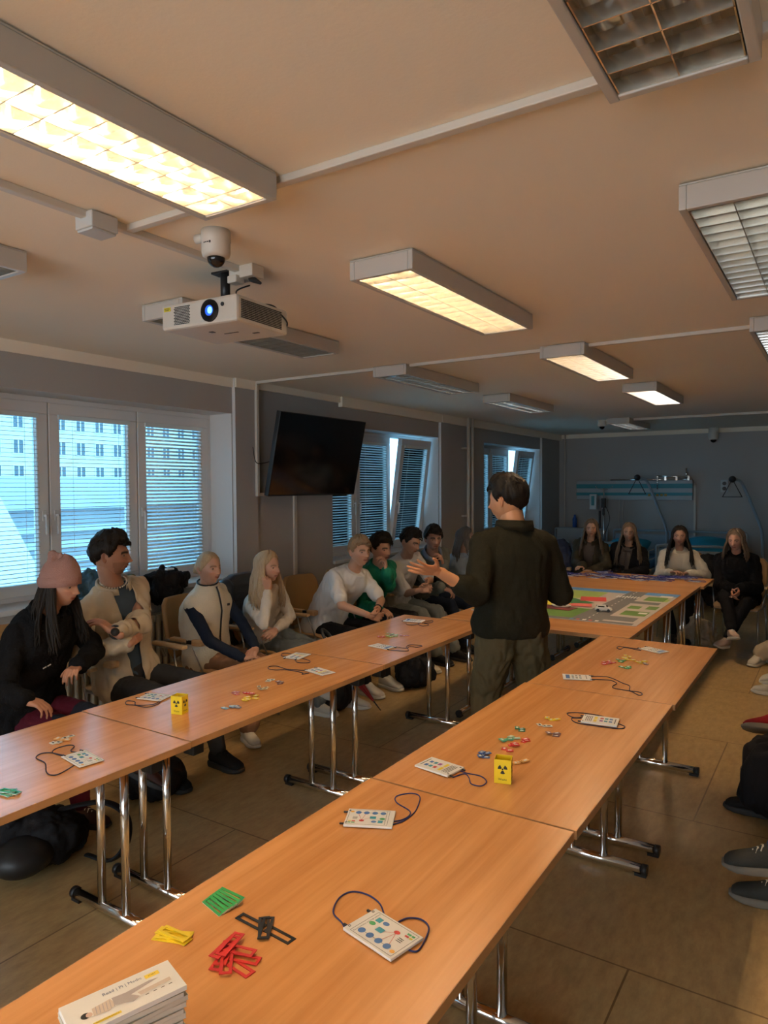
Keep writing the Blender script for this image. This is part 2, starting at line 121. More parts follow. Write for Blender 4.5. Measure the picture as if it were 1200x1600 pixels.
def vcol_mat(name, rough=.5, bump=0, sss=False):
    m, t, b = nt(name); N = t.nodes; L = t.links
    a = N.new('ShaderNodeAttribute'); a.attribute_name = 'tone'; L.new(a.outputs['Color'], b.inputs['Base Color'])
    b.inputs['Roughness'].default_value = rough
    n2 = N.new('ShaderNodeTexNoise'); n2.inputs['Scale'].default_value = 180; tc = N.new('ShaderNodeTexCoord'); L.new(tc.outputs['Object'], n2.inputs['Vector'])
    bp = N.new('ShaderNodeBump'); bp.inputs['Strength'].default_value = .08; bp.inputs['Distance'].default_value = .003
    L.new(n2.outputs['Fac'], bp.inputs['Height']); L.new(bp.outputs[0], b.inputs['Normal'])
    MATS[name] = m; return m

M_ceil = mat('ceiling_paint', (.86, .77, .635), .85, bump=.05, bscale=90, var=.03, vscale=1.2)
M_wall = mat('greige_wall_paint', (.40, .375, .355), .8, bump=.06, bscale=120, var=.03, vscale=2)
M_reveal = mat('white_wall_paint', (.62, .61, .6), .8, bump=.05, bscale=100)
M_trunk = mat('white_plastic', (.60, .55, .48), .45, var=.03)
M_pvc = mat('window_pvc', (.74, .74, .74), .35, var=.02)
M_house = mat('lamp_enamel', (.50, .47, .43), .4, var=.02)
M_louvre = mat('louvre_aluminium', (.72, .69, .63), .17, metal=.88, var=.03)
M_slat = mat('blind_slat', (.72, .78, .80), .45, var=.02)
M_chrome = mat('chrome', (.82, .80, .77), .12, metal=1.0, var=.02)
M_black = mat('black_plastic', (.012, .012, .013), .45, var=.1)
M_dark = mat('dark_metal', (.03, .03, .033), .4, metal=.4, var=.1)
M_table = wood('beech_laminate', (.70, .335, .115), (.56, .245, .075), 'Y', .27)
M_tablex = wood('beech_laminate_crosswise', (.66, .345, .15), (.52, .25, .098), 'X', .27)
M_edge = wood('beech_edge_band', (.50, .27, .11), (.42, .21, .08), 'Y', .45)
M_ply = wood('chair_beech', (.62, .40, .20), (.50, .30, .14), 'X', .4, 2)
M_pad = mat('ochre_leatherette', (.36, .20, .075), .5, bump=.15, bscale=90, var=.12, vscale=5)
M_floor = floor_mat()
M_glass = glass_mat()
M_skin = vcol_mat('skin', .5)

# ------------------------------------------------------------------ geometry helpers
def finish(bm, name, material, parent=None, smooth=False, bevel=0.0, angle=None):
    me = bpy.data.meshes.new(name)
    bm.normal_update(); bm.to_mesh(me); bm.free()
    return link(name, me, material, parent, smooth, bevel)
def link(name, me, material, parent=None, smooth=False, bevel=0.0):
    o = bpy.data.objects.new(name, me); col.objects.link(o)
    mats = material if isinstance(material, (list, tuple)) else [material]
    if len(me.materials): me.materials.clear()
    for mm in mats: me.materials.append(mm)
    if smooth:
        for p in me.polygons: p.use_smooth = True
    if bevel:
        md = o.modifiers.new('bevel', 'BEVEL'); md.width = bevel; md.segments = 2; md.limit_method = 'ANGLE'
    if parent: o.parent = parent
    return o
def tag(o, label=None, cat=None, group=None, kind=None):
    if label: o['label'] = label
    if cat: o['category'] = cat
    if group: o['group'] = group
    if kind: o['kind'] = kind
    return o
def thing(name, label, cat, loc=(0, 0, 0), rz=0, group=None):
    o = bpy.data.objects.new(name, None); col.objects.link(o); o.empty_display_size = .1
    o.location = loc; o.rotation_euler = (0, 0, rz); return tag(o, label, cat, group)
def dup(root, loc, rz, label=None, group=None):
    def cp(o, par):
        c = o.copy(); col.objects.link(c); c.parent = par
        for ch in kids[o.name]: cp(ch, c)
        return c
    kids = {}
    def scan(o):
        kids[o.name] = list(o.children)
        for ch in o.children: scan(ch)
    scan(root)
    r = cp(root, None); r.location = loc; r.rotation_euler = (0, 0, rz)
    if label: r['label'] = label
    if group: r['group'] = group
    return r
def box(bm, x0, x1, y0, y1, z0, z1, mi=0, M=None):
    vs = [bm.verts.new(V(c)) for c in ((x0, y0, z0), (x1, y0, z0), (x1, y1, z0), (x0, y1, z0), (x0, y0, z1), (x1, y0, z1), (x1, y1, z1), (x0, y1, z1))]
    if M is not None:
        for v in vs: v.co = M @ v.co
    for f in ((3, 2, 1, 0), (4, 5, 6, 7), (0, 1, 5, 4), (1, 2, 6, 5), (2, 3, 7, 6), (3, 0, 4, 7)):
        fc = bm.faces.new([vs[i] for i in f]); fc.material_index = mi
    return vs
def cbox(bm, c, s, M=None, mi=0):
    return box(bm, c[0]-s[0]/2, c[0]+s[0]/2, c[1]-s[1]/2, c[1]+s[1]/2, c[2]-s[2]/2, c[2]+s[2]/2, mi, M)
def perp(d):
    d = V(d).normalized(); a = V((0, 0, 1)) if abs(d.z) < .9 else V((1, 0, 0))
    u = d.cross(a).normalized(); return u, d.cross(u).normalized()
def tube(bm, pts, r, n=8, closed=False, mi=0, flat=1.0, flat_dir=None):
    pts = [V(p) for p in pts]; rs = r if isinstance(r, (list, tuple)) else [r]*len(pts)
    rings = []; u = None
    for i, p in enumerate(pts):
        if closed: d = pts[(i+1) % len(pts)] - pts[i-1]
        else: d = pts[min(i+1, len(pts)-1)] - pts[max(i-1, 0)]
        if d.length < 1e-9: d = V((0, 0, 1))
        d.normalize()
        if u is None:
            u = perp(d)[0] if flat_dir is None else (V(flat_dir) - d*d.dot(V(flat_dir))).normalized()
        else:
            u = (u - d*d.dot(u)); u = u.normalized() if u.length > 1e-6 else perp(d)[0]
        w = d.cross(u)
        rings.append([bm.verts.new(p + u*rs[i]*math.cos(2*PI*k/n) + w*rs[i]*flat*math.sin(2*PI*k/n)) for k in range(n)])
    m_ = len(rings)
    for i in range(m_ if closed else m_-1):
        a, b = rings[i], rings[(i+1) % m_]
        for k in range(n):
            f = bm.faces.new((a[k], a[(k+1) % n], b[(k+1) % n], b[k])); f.material_index = mi; f.smooth = True
    if not closed:
        f = bm.faces.new(rings[0][::-1]); f.material_index = mi
        f = bm.faces.new(rings[-1]); f.material_index = mi
def capsule(bm, a, b, ra, rb, n=12):
    a, b = V(a), V(b); d = b-a; L = d.length
    if L < 1e-6: d = V((0, 0, 1)); L = 1e-6
    d = d/L; pts = []; rs = []
    for k in range(4):
        t = (k+.35)/4*PI/2; pts.append(a - d*ra*math.cos(t)); rs.append(max(ra*math.sin(t), .0008))
    for k in range(1, 5): t = k/5; pts.append(a + d*L*t); rs.append(ra+(rb-ra)*t)
    for k in range(4):
        t = (k+.65)/4*PI/2; pts.append(b + d*rb*math.sin(t)); rs.append(max(rb*math.cos(t), .0008))
    tube(bm, pts, rs, n)
def loft(bm, rings, n=20):
    """rings: (centre, u axis, v axis, ru, rv[, power])"""
    R = []
    for rg in rings:
        c, u, v, ru, rv = rg[:5]; pw = rg[5] if len(rg) > 5 else 2.3
        ring = []
        for k in range(n):
            a = 2*PI*k/n; ca, sa = math.cos(a), math.sin(a)
            x = math.copysign(abs(ca)**(2/pw), ca); y = math.copysign(abs(sa)**(2/pw), sa)
            ring.append(bm.verts.new(V(c)+V(u)*ru*x+V(v)*rv*y))
        R.append(ring)
    for a, b in zip(R, R[1:]):
        for k in range(n):
            f = bm.faces.new((a[k], a[(k+1) % n], b[(k+1) % n], b[k])); f.smooth = True
    bm.faces.new(R[0][::-1]); bm.faces.new(R[-1])
def ellipsoid(bm, c, r, M=None, seg=16, rings=10, mi=0):
    T = Matrix.Translation(V(c)) @ (M.to_4x4() if M else Matrix.Identity(4)) @ Matrix.Diagonal((*r, 1))
    g = bmesh.ops.create_uvsphere(bm, u_segments=seg, v_segments=rings, radius=1, matrix=T)
    for v in g['verts']:
        for f in v.link_faces: f.smooth = True; f.material_index = mi
    return g['verts']
def remeshed(bm, voxel, smooth=3, fac=.5):
    bmesh.ops.recalc_face_normals(bm, faces=bm.faces)
    me = bpy.data.meshes.new('tmp'); bm.to_mesh(me); bm.free()
    o = bpy.data.objects.new('tmp', me); col.objects.link(o)
    r = o.modifiers.new('r', 'REMESH'); r.mode = 'VOXEL'; r.voxel_size = voxel; r.use_smooth_shade = True
    if smooth:
        s = o.modifiers.new('s', 'SMOOTH'); s.factor = fac; s.iterations = smooth
    dg = bpy.context.evaluated_depsgraph_get(); dg.update()
    out = bpy.data.meshes.new_from_object(o.evaluated_get(dg))
    bpy.data.objects.remove(o); bpy.data.meshes.remove(me)
    return out
def smooth_curve(pts, k=6, closed=False):
    pts = [V(p) for p in pts]; n = len(pts); out = []
    rng = range(n if closed else n-1)
    for i in rng:
        if closed: p0, p1, p2, p3 = pts[i-1], pts[i], pts[(i+1) % n], pts[(i+2) % n]
        else: p0, p1, p2, p3 = pts[max(i-1, 0)], pts[i], pts[i+1], pts[min(i+2, n-1)]
        for j in range(k):
            t = j/k
            out.append(.5*((2*p1)+(-p0+p2)*t+(2*p0-5*p1+4*p2-p3)*t*t+(-p0+3*p1-3*p2+p3)*t**3))
    if not closed: out.append(pts[-1])
    return out
def text_mesh(s, size, M, material, name='lettering', parent=None, extrude=.0003):
    c = bpy.data.curves.new('txt', 'FONT'); c.body = s; c.size = size; c.align_x = 'CENTER'; c.align_y = 'CENTER'; c.extrude = extrude
    o = bpy.data.objects.new('txt', c); col.objects.link(o)
    dg = bpy.context.evaluated_depsgraph_get(); dg.update()
    me = bpy.data.meshes.new_from_object(o.evaluated_get(dg)); bpy.data.objects.remove(o)
    me.transform(M); return link(name, me, material, parent)
def bmtext(bm, s, size, M, mi=0):
    c = bpy.data.curves.new('txt', 'FONT'); c.body = s; c.size = size; c.align_x = 'CENTER'; c.align_y = 'CENTER'; c.resolution_u = 2
    o = bpy.data.objects.new('txt', c); col.objects.link(o)
    dg = bpy.context.evaluated_depsgraph_get(); dg.update()
    me = bpy.data.meshes.new_from_object(o.evaluated_get(dg)); bpy.data.objects.remove(o)
    me.transform(M); n0 = len(bm.faces); bm.from_mesh(me); bm.faces.ensure_lookup_table()
    for f in bm.faces[n0:]: f.material_index = mi
    bpy.data.meshes.remove(me)
PC = [0]   # running count: each printed shape lies a hair above the one before
def poly(bm, pts, z, mi=0):
    PC[0] += 1; z += (PC[0] % 90)*8e-6
    f = bm.faces.new([bm.verts.new(V((p[0], p[1], z))) for p in pts]); f.material_index = mi
    f.normal_update()
    if f.normal.z < 0: f.normal_flip()
    return f
# ------------------------------------------------------------------ room shell
WX, RX, BY, RY = -4.25, 1.25, 12.4, -3.2
WT = .42
bm = bmesh.new(); box(bm, WX-WT, RX+.1, RY-.1, BY+.1, -.1, 0); o = finish(bm, 'floor', M_floor); tag(o, kind='structure')
bm = bmesh.new(); box(bm, WX-WT, RX+.1, RY-.1, BY+.1, CEIL, CEIL+.1); o = finish(bm, 'ceiling', M_ceil); tag(o, kind='structure')
WIN = [(-1.55, .66), (2.04, 4.26), (5.64, 7.85), (9.2, 11.42)]
SILL, HEAD = .955, 2.31
def paint_reveals(o):
    for p in o.data.polygons:
        c = p.center
        if c.x < WX-.02 or abs(p.normal.y) > .5 or abs(p.normal.z) > .5: p.material_index = 1
bm = bmesh.new()
box(bm, WX-WT, WX, RY, BY, 0, SILL); box(bm, WX-WT, WX, RY, BY, HEAD, CEIL)
ys = [RY] + [v for w in WIN for v in w] + [BY]
for a, b in zip(ys[::2], ys[1::2]): box(bm, WX-WT, WX, a, b, SILL, HEAD)
for a, b in ((4.27, 4.53), (7.86, 8.11), (11.43, 11.68), (.67, .93)): box(bm, WX-.01, WX+.035, a, b, 0, CEIL)
o = finish(bm, 'wall_left', [M_wall, M_reveal]); paint_reveals(o); tag(o, kind='structure')
bm = bmesh.new(); box(bm, WX-WT, RX+.1, BY, BY+.1, 0, CEIL); tag(finish(bm, 'wall_back', M_wall), kind='structure')
bm = bmesh.new(); box(bm, RX, RX+.1, RY, BY, 0, CEIL); tag(finish(bm, 'wall_right', M_wall), kind='structure')
bm = bmesh.new(); box(bm, WX-WT, RX+.1, RY-.1, RY, 0, .5); box(bm, WX-WT, RX+.1, RY-.1, RY, 2.35, CEIL); box(bm, WX-WT, -3.9, RY-.1, RY, .5, 2.35); box(bm, .9, RX+.1, RY-.1, RY, .5, 2.35)  # wide opening added behind the camera to let the fill light in
tag(finish(bm, 'wall_front', M_wall), kind='structure')
bm = bmesh.new()
for x in (-3.9, -2.72, -1.53, -.33, .85): box(bm, x, x+.05, RY-.08, RY-.02, .5, 2.35)
box(bm, -3.9, .9, RY-.08, RY-.02, .5, .56); box(bm, -3.9, .9, RY-.08, RY-.02, 2.29, 2.35); o = finish(bm, 'window_5', M_pvc); tag(o, kind='structure')  # unseen window, added to frame the opening for the fill light
bm = bmesh.new(); box(bm, -3.88, .88, RY-.055, RY-.045, .53, 2.32); finish(bm, 'pane', M_glass, o)
# painted cove strip along the ceiling
bm = bmesh.new(); box(bm, WX, WX+.012, RY, 4.27, CEIL-.075, CEIL); box(bm, WX+.03, WX+.05, 4.27, 4.53, CEIL-.075, CEIL)
box(bm, WX, WX+.03, 4.53, 5.75, CEIL-.06, CEIL); box(bm, WX, WX+.05, 5.75, 7.86, CEIL-.1, CEIL); box(bm, WX+.03, WX+.055, 7.86, 8.11, CEIL-.1, CEIL); box(bm, WX, WX+.05, 8.11, BY, CEIL-.1, CEIL)
tag(finish(bm, 'trim_1', M_ceil), kind='structure')
bm = bmesh.new(); box(bm, WX+.05, RX, BY-.03, BY, CEIL-.07, CEIL); tag(finish(bm, 'trim_2', M_ceil), kind='structure')
bm = bmesh.new(); box(bm, WX, WX+.015, RY, BY, 0, .08); tag(finish(bm, 'baseboard_left', M_edge), kind='structure')
bm = bmesh.new(); box(bm, WX+.02, RX, BY-.015, BY, 0, .08); tag(finish(bm, 'baseboard_back', M_edge), kind='structure')

# windows: fixed frame, three sashes with glass, blind and handle each
GX = WX-.27
def sash(parent, y0, y1, slat_tilt, handle_side, tip=0.0, drop=1.0, pitch=.028):
    """a sash in its own frame; hinged at the bottom when tipped"""
    root = bpy.data.objects.new('sash', None)
    bm = bmesh.new(); z0, z1 = SILL+.035, HEAD-.035; w = .078
    box(bm, -.03, .03, y0, y1, 0, w); box(bm, -.03, .03, y0, y1, z1-z0-w, z1-z0)
    box(bm, -.03, .03, y0, y0+w, w, z1-z0-w); box(bm, -.03, .03, y1-w, y1, w, z1-z0-w)
    s = finish(bm, 'sash', M_pvc, parent, bevel=.006)
    s.location = (GX, 0, z0); s.rotation_euler = (0, tip, 0)
    bm = bmesh.new(); box(bm, -.008, -.002, y0+w, y1-w, w, z1-z0-w); finish(bm, 'pane', M_glass, s)
    bm = bmesh.new(); zt = z1-z0-w-.03; hz = zt-(zt-w)*drop
    box(bm, .012, .04, y0+w-.012, y1-w+.012, zt, zt+.03)
    zz = zt-.015; ca, sa = math.cos(slat_tilt), math.sin(slat_tilt)
    while zz > hz:
        for sgn in (0,):
            pts = [(-.0125, 0), (0, .0025), (.0125, 0)]
            q = [(x*ca - z_*sa + .027, zz + x*sa + z_*ca) for x, z_ in pts]
            ring = [[bm.verts.new(V((x, yy, z_))) for x, z_ in q] for yy in (y0+w-.008, y1-w+.008)]
            for k in range(2):
                f = bm.faces.new((ring[0][k], ring[0][k+1], ring[1][k+1], ring[1][k])); f.smooth = True
        zz -= pitch
    box(bm, .015, .039, y0+w-.008, y1-w+.008, hz-.012, hz)
    for yy in (y0+w+.09, y1-w-.09): box(bm, .0395, .0405, yy-.001, yy+.001, hz, zt)
    box(bm, .042, .044, y1-w-.03, y1-w-.027, zt-.75, zt)
    b = finish(bm, 'blind', M_slat, s)
    md = b.modifiers.new('th', 'SOLIDIFY'); md.thickness = .0006
    bm = bmesh.new(); hy = y1-w/2 if handle_side > 0 else y0+w/2; hz_ = (z1-z0)*.38
    box(bm, .03, .038, hy-.014, hy+.014, hz_, hz_+.07); box(bm, .038, .07, hy-.008, hy+.008, hz_+.028, hz_+.044)
    box(bm, .055, .07, hy-.009, hy+.009, hz_-.09, hz_+.044); finish(bm, 'handle', M_pvc, s, bevel=.003)
    return s
for wi, (a, b) in enumerate(WIN):
    root = bpy.data.objects.new('window_%d' % (wi+1), None); col.objects.link(root); tag(root, kind='structure')
    bm = bmesh.new(); f = .035
    box(bm, GX-.05, GX+.02, a, b, SILL, SILL+f); box(bm, GX-.05, GX+.02, a, b, HEAD-f, HEAD)
    box(bm, GX-.05, GX+.02, a, a+f, SILL+f, HEAD-f); box(bm, GX-.05, GX+.02, b-f, b, SILL+f, HEAD-f)
    m1, m2 = a+f+(b-a-2*f)/3, a+f+2*(b-a-2*f)/3
    for mm in (m1, m2): box(bm, GX-.05, GX+.01, mm-.012, mm+.012, SILL+f, HEAD-f)
    finish(bm, 'window_frame', M_pvc, root, bevel=.004)
    bm = bmesh.new(); box(bm, GX+.02, WX+.03, a-.02 if 0 else a, b, SILL-.03, SILL+.004); finish(bm, 'window_sill', M_reveal, root, bevel=.006)
    tl = {0: (.15, .15, .15), 1: (-.05, -.12, -.7), 2: (.62, .55, .3), 3: (.3, .3, .3)}[wi]
    sash(root, a+f+.004, m1-.004, tl[0], 1)
    sash(root, m1+.004, m2-.004, tl[1], -1)
    sash(root, m2+.004, b-f-.004, tl[2], -1, tip=(.13 if wi >= 2 else 0))

for wi, (a, b) in enumerate(WIN):   # daylight portals in the window openings
    pl = bpy.data.lights.new('window_portal', 'AREA'); pl.shape = 'RECTANGLE'; pl.size = HEAD-SILL; pl.size_y = b-a
    po = bpy.data.objects.new('window_portal', pl); col.objects.link(po); po.location = (WX-WT-.02, (a+b)/2, (SILL+HEAD)/2); po.rotation_euler = (0, -PI/2, 0); pl.cycles.is_portal = True
# ------------------------------------------------------------------ the street outside
M_fac = mat('facade_render', (.62, .56, .46), .9, bump=.1, bscale=3, var=.06, vscale=.4)
M_facw = mat('facade_window_frame', (.72, .72, .72), .5, var=.04)
M_fglass = mat('facade_glass', (.09, .12, .14), .1, var=.1)
M_roof = mat('pale_roof_sheet', (.42, .46, .50), .6, var=.08, vscale=2)
M_conc = mat('grey_concrete', (.30, .31, .33), .85, bump=.2, bscale=8, var=.1, vscale=1)
bt = thing('apartment_building', 'pale apartment house with rows of small windows, seen through the blinds', 'building', (-75, 55, -5))
bm = bmesh.new(); box(bm, -12, 0, -38, 60, 0, 22); finish(bm, 'wall', M_fac, bt)
bm = bmesh.new(); box(bm, -12.4, .6, -38.5, 60.5, 22, 22.8); finish(bm, 'roof', M_roof, bt)
wsrc = None
for k in range(20):
    for j in range(5):
        y = -14.4+k*2.5; zz = 7.6+j*2.8
        if wsrc is None:
            bm = bmesh.new()
            box(bm, 0, .12, -.62, .62, 0, .1); box(bm, 0, .12, -.62, .62, 1.5, 1.6); box(bm, 0, .12, -.62, -.53, .1, 1.5); box(bm, 0, .12, .53, .62, .1, 1.5); box(bm, 0, .12, -.06, .06, .1, 1.5)
            wsrc = finish(bm, 'window', M_facw, bt); wsrc.location = (0, y, zz)
            bm = bmesh.new(); box(bm, -.02, .05, -.53, .53, .1, 1.5); wp = finish(bm, 'pane', M_fglass, wsrc)
        else:
            c = wsrc.copy(); col.objects.link(c); c.parent = bt; c.location = (0, y, zz)
            d = wp.copy(); col.objects.link(d); d.parent = c
st = thing('service_building', 'low grey annex with a pale flat roof edge standing across the yard', 'building', (-22, 14, -5))
bm = bmesh.new(); box(bm, -8, 0, -14, 16, 0, 6.0); finish(bm, 'wall', M_conc, st)
bm = bmesh.new(); box(bm, -8.2, .3, -14.3, 16.3, 6.0, 7.08); finish(bm, 'roof', M_roof, st)
bm = bmesh.new()
for k in range(9): box(bm, .02, .12, -13.5, 15.5, 1.2+k*.5, 1.42+k*.5)
finish(bm, 'cladding', M_roof, st)
rp = thing('outdoor_stair', 'outdoor stair with a pale sloping side wall beyond the left window', 'stair', (-10, 5.5, -5))
bm = bmesh.new()
prof = [(-9, 13.8), (-.1, 6.72), (.56, 5.4), (1.8, 2.9), (1.8, 0), (-9, 0)]
a_ = [bm.verts.new(V((-.12, y, z))) for y, z in prof]; b_ = [bm.verts.new(V((.0, y, z))) for y, z in prof]
for k in range(6): bm.faces.new((a_[k], a_[(k+1) % 6], b_[(k+1) % 6], b_[k]))
bm.faces.new(a_[::-1]); bm.faces.new(b_); bmesh.ops.recalc_face_normals(bm, faces=bm.faces); finish(bm, 'side_wall', M_reveal, rp)
bm = bmesh.new()
for k in range(14): box(bm, -1.3, -.13, -.4+k*.26, -.14+k*.26, 0, max(.1, 5.6-k*.36))
finish(bm, 'steps', M_conc, rp)
bm = bmesh.new(); tube(bm, [(-1.3, -.4, 6.6), (-1.3, 3.2, 1.7)], .03, 6); tube(bm, [(-1.3, -.4, 6.3), (-1.3, 3.2, 1.4)], .02, 6)
for k in range(8): tube(bm, [(-1.3, -.3+k*.5, 6.5-k*.68), (-1.3, -.3+k*.5, max(0, 5.3-k*.68))], .02, 6)
finish(bm, 'railing', M_facw, rp)
bm = bmesh.new(); box(bm, -110, -4.9, -60, 220, -5.2, -5); tag(finish(bm, 'ground_outside', M_conc), kind='structure')

# ------------------------------------------------------------------ ceiling lamps
M_tube_on = emit('fluorescent_tube_lit', LAMP_COL, LAMP_STR)
M_tube_off = mat('fluorescent_tube_unlit', (.62, .62, .6), .3, var=.02)
def lamp(label, loc, on):
    t = thing('ceiling_lamp', label, 'ceiling lamp', loc, 0, 'louvred fluorescent ceiling lamps')
    L, W, Hh = 1.24, .29, .078; z0 = CEIL-Hh-.004-loc[2]; z1 = CEIL-.004-loc[2]
    bm = bmesh.new(); e = .022
    box(bm, -W/2, W/2, -L/2, L/2, z1-.006, z1)
    box(bm, -W/2, -W/2+e, -L/2, L/2, z0, z1-.006); box(bm, W/2-e, W/2, -L/2, L/2, z0, z1-.006)
    box(bm, -W/2+e, W/2-e, -L/2, -L/2+e, z0, z1-.006); box(bm, -W/2+e, W/2-e, L/2-e, L/2, z0, z1-.006)
    h = finish(bm, 'housing', M_house, t, bevel=.004)
    bm = bmesh.new(); iw = W/2-e-.002; il = L/2-e-.002
    zb, zt = z0+.004, z0+.036
    for x in (-iw+.002, 0, iw-.002): box(bm, x-.0015, x+.0015, -il, il, zb, zt)
    n = 14
    for k in range(n+1):
        y = -il + 2*il*k/n
        # curved cross blades
        vs = []
        for q, (dy, z) in enumerate(((-.0015, zb), (.0015, zb), (.005, zt), (-.005, zt))):
            vs.append((dy, z))
        a = [bm.verts.new(V((-iw, y+dy, z))) for dy, z in vs]; b = [bm.verts.new(V((iw, y+dy, z))) for dy, z in vs]
        for i in range(4): bm.faces.new((a[i], a[(i+1) % 4], b[(i+1) % 4], b[i]))
        bm.faces.new(a[::-1]); bm.faces.new(b)
    # side reflectors
    for s in (-1, 1):
        for c in (-1, 1):
            xc = s*iw/2
            pr = [(xc+c*.0615, zb), (xc+c*.058, zt), (xc+c*.045, z1-.012), (xc+c*.02, z1-.008)]
            a = [bm.verts.new(V((x, -il, z))) for x, z in pr]; b = [bm.verts.new(V((x, il, z))) for x, z in pr]
            for i in range(3): bm.faces.new((a[i], a[i+1], b[i+1], b[i])).smooth = True
    finish(bm, 'louvre', M_louvre, t)
    for x in (-iw/2, iw/2):
        bm = bmesh.new(); tube(bm, [(x, -il+.03, zt+.016), (x, il-.03, zt+.016)], .0085, 10)
        finish(bm, 'fluorescent_tube', M_tube_on if on else M_tube_off, t)
    return t
LAMPS = [
 ('lit louvred ceiling lamp at the upper left, largest and nearest of the lit ones', -1.51, .94, 1),
 ('lit louvred ceiling lamp to the right of the projector, second of the lit row', -1.51, 2.94, 1),
 ('lit louvred ceiling lamp beyond the crosswise white cable duct, third of the lit row', -1.50, 5.03, 1),
 ('smallest and farthest of the lit louvred ceiling lamps', -1.49, 7.05, 1),
 ('unlit louvred ceiling lamp whose end shows at the left edge, before the projector', -2.75, .93, 0),
 ('unlit louvred ceiling lamp partly hidden behind the white projector', -2.76, 2.93, 0),
 ('unlit louvred ceiling lamp above the second window, beyond the crosswise duct', -2.82, 5.07, 0),
 ('unlit louvred ceiling lamp above the third window, left of the last lit one', -2.84, 7.05, 0),
 ('small unlit ceiling lamp close to the far wall, beside a small dome camera', -2.50, 10.25, 0),
 ('unlit louvred ceiling lamp at the top right corner, nearest of the right row', -.285, .95, 0),
 ('added lit louvred ceiling lamp out of view behind the camera, before the largest one', -1.51, -1.1, 1),  # added unseen to strengthen the bounce on the near ceiling
 ('added lit louvred ceiling lamp out of view behind the camera, on the right row', -.29, -1.1, 1),  # second unseen lamp added for more bounced light
 ('large unlit louvred ceiling lamp on the right edge below the top right one', -.275, 2.9, 0),
 ('unlit louvred ceiling lamp just showing at the right edge, farthest of the right row', -.28, 4.9, 0),
]
for lb, x, y, on in LAMPS: lamp(lb, (x, y, CEIL-.1), on)

# cable ducts on the ceiling and the walls
def duct(label, boxes, name='cable_duct'):
    bm = bmesh.new()
    for b in boxes: box(bm, *b)
    return tag(finish(bm, name, M_trunk, bevel=.003), label, 'cable duct')
d = .022
duct('long white cable duct crossing the ceiling beside the nearest lamps', [(-2.08, RX, 1.585, 1.615, CEIL-d, CEIL)])
duct('white cable duct along the ceiling at the left, leading to the junction box', [(-2.095, -2.065, -1.0, 2.16, CEIL-d-.002, CEIL)])
duct('white cable duct crossing the whole ceiling and dropping beside the television',
     [(WX+.04, RX, 4.50, 4.53, CEIL-d, CEIL), (WX+.035, WX+.06, 4.5, 4.53, 1.62, CEIL), (WX+.02, WX+.045, 4.53, 4.75, 1.62, 1.65)])
duct('white vertical cable duct on the wall below the television', [(WX, WX+.02, 5.03, 5.07, .1, 1.66)])
duct('short white cable duct crossing the far ceiling above the dome camera', [(-2.8, RX, 9.85, 9.89, CEIL-.03, CEIL)])
bm = bmesh.new(); tube(bm, [(WX+.1, 8.5, 0.02), (WX+.1, 8.5, CEIL)], .022, 10); tube(bm, [(WX+.1, 8.62, 0.02), (WX+.1, 8.62, CEIL)], .022, 10)
for z in (.4, 1.3, 2.2): cbox(bm, (WX+.05, 8.5, z), (.1, .02, .02)); cbox(bm, (WX+.05, 8.62, z), (.1, .02, .02))
tag(finish(bm, 'heating_pipe', M_trunk), 'pair of white heating pipes running up the wall past the second window', 'pipe')
bm = bmesh.new(); tube(bm, [(WX+.12, BY-.05, 0.02), (WX+.12, BY-.05, CEIL)], .014, 8)
tag(finish(bm, 'heating_pipe', M_trunk), 'thin white pipe in the far corner of the room', 'pipe')
jb = thing('junction_box', 'grey junction box on the ceiling duct left of the projector', 'junction box', (-2.08, 1.48, CEIL-.06))
bm = bmesh.new(); cbox(bm, (0, 0, .03), (.09, .10, .052)); finish(bm, 'body', mat('grey_plastic', (.5, .49, .47), .5, var=.05), jb, bevel=.004)
bm = bmesh.new(); cbox(bm, (0, 0, .0), (.08, .09, .008)); finish(bm, 'lid', mat('grey_plastic', (.5, .49, .47), .5), jb, bevel=.002)

# dome cameras
M_dome = mat('smoked_dome', (.01, .01, .012), .05, var=.1)
def dome(label, loc, r, h, arm=None):
    t = thing('dome_camera', label, 'security camera', loc)
    bm = bmesh.new(); n = 24
    tube(bm, [(0, 0, h), (0, 0, h*.72), (0, 0, h*.70), (0, 0, .42*h), (0, 0, .34*h), (0, 0, .30*h)], [r*.98, r, r*.96, r*.96, r*.9, r*.62], n)
    finish(bm, 'body', M_trunk, t, smooth=False)
    bm = bmesh.new(); ellipsoid(bm, (0, 0, .30*h), (r*.62, r*.62, r*.62)); finish(bm, 'dome', M_dome, t, smooth=True)
    return t
t = dome('white dome camera hanging from the ceiling above the projector', (-1.86, 1.80, CEIL-.135), .052, .135)
bm = bmesh.new(); tube(bm, [(-.05, 0, .12), (-.09, -.01, .12)], .016, 10); finish(bm, 'cable_socket', M_trunk, t)
M_ink = mat('black_ink', (.02, .02, .02), .7, var=.1)
bm = bmesh.new()
for k in range(4):
    a = -PI/2-.1+k*.16
    cbox(bm, (0, 0, 0), (.006, .0005, .008 if k == 3 else .004), M=Matrix.Translation((math.cos(a)*.0508, math.sin(a)*.0508, .083)) @ Matrix.Rotation(a+PI/2, 4, 'Z'))
finish(bm, 'printed_label', M_ink, t)
dome('small white dome camera on the far duct beside the smallest unlit lamp', (-2.78, 9.87, CEIL-.13), .06, .13)
dome('white dome camera on the far wall right of the hospital panel', (-1.70, 12.25, CEIL-.27), .075, .27)

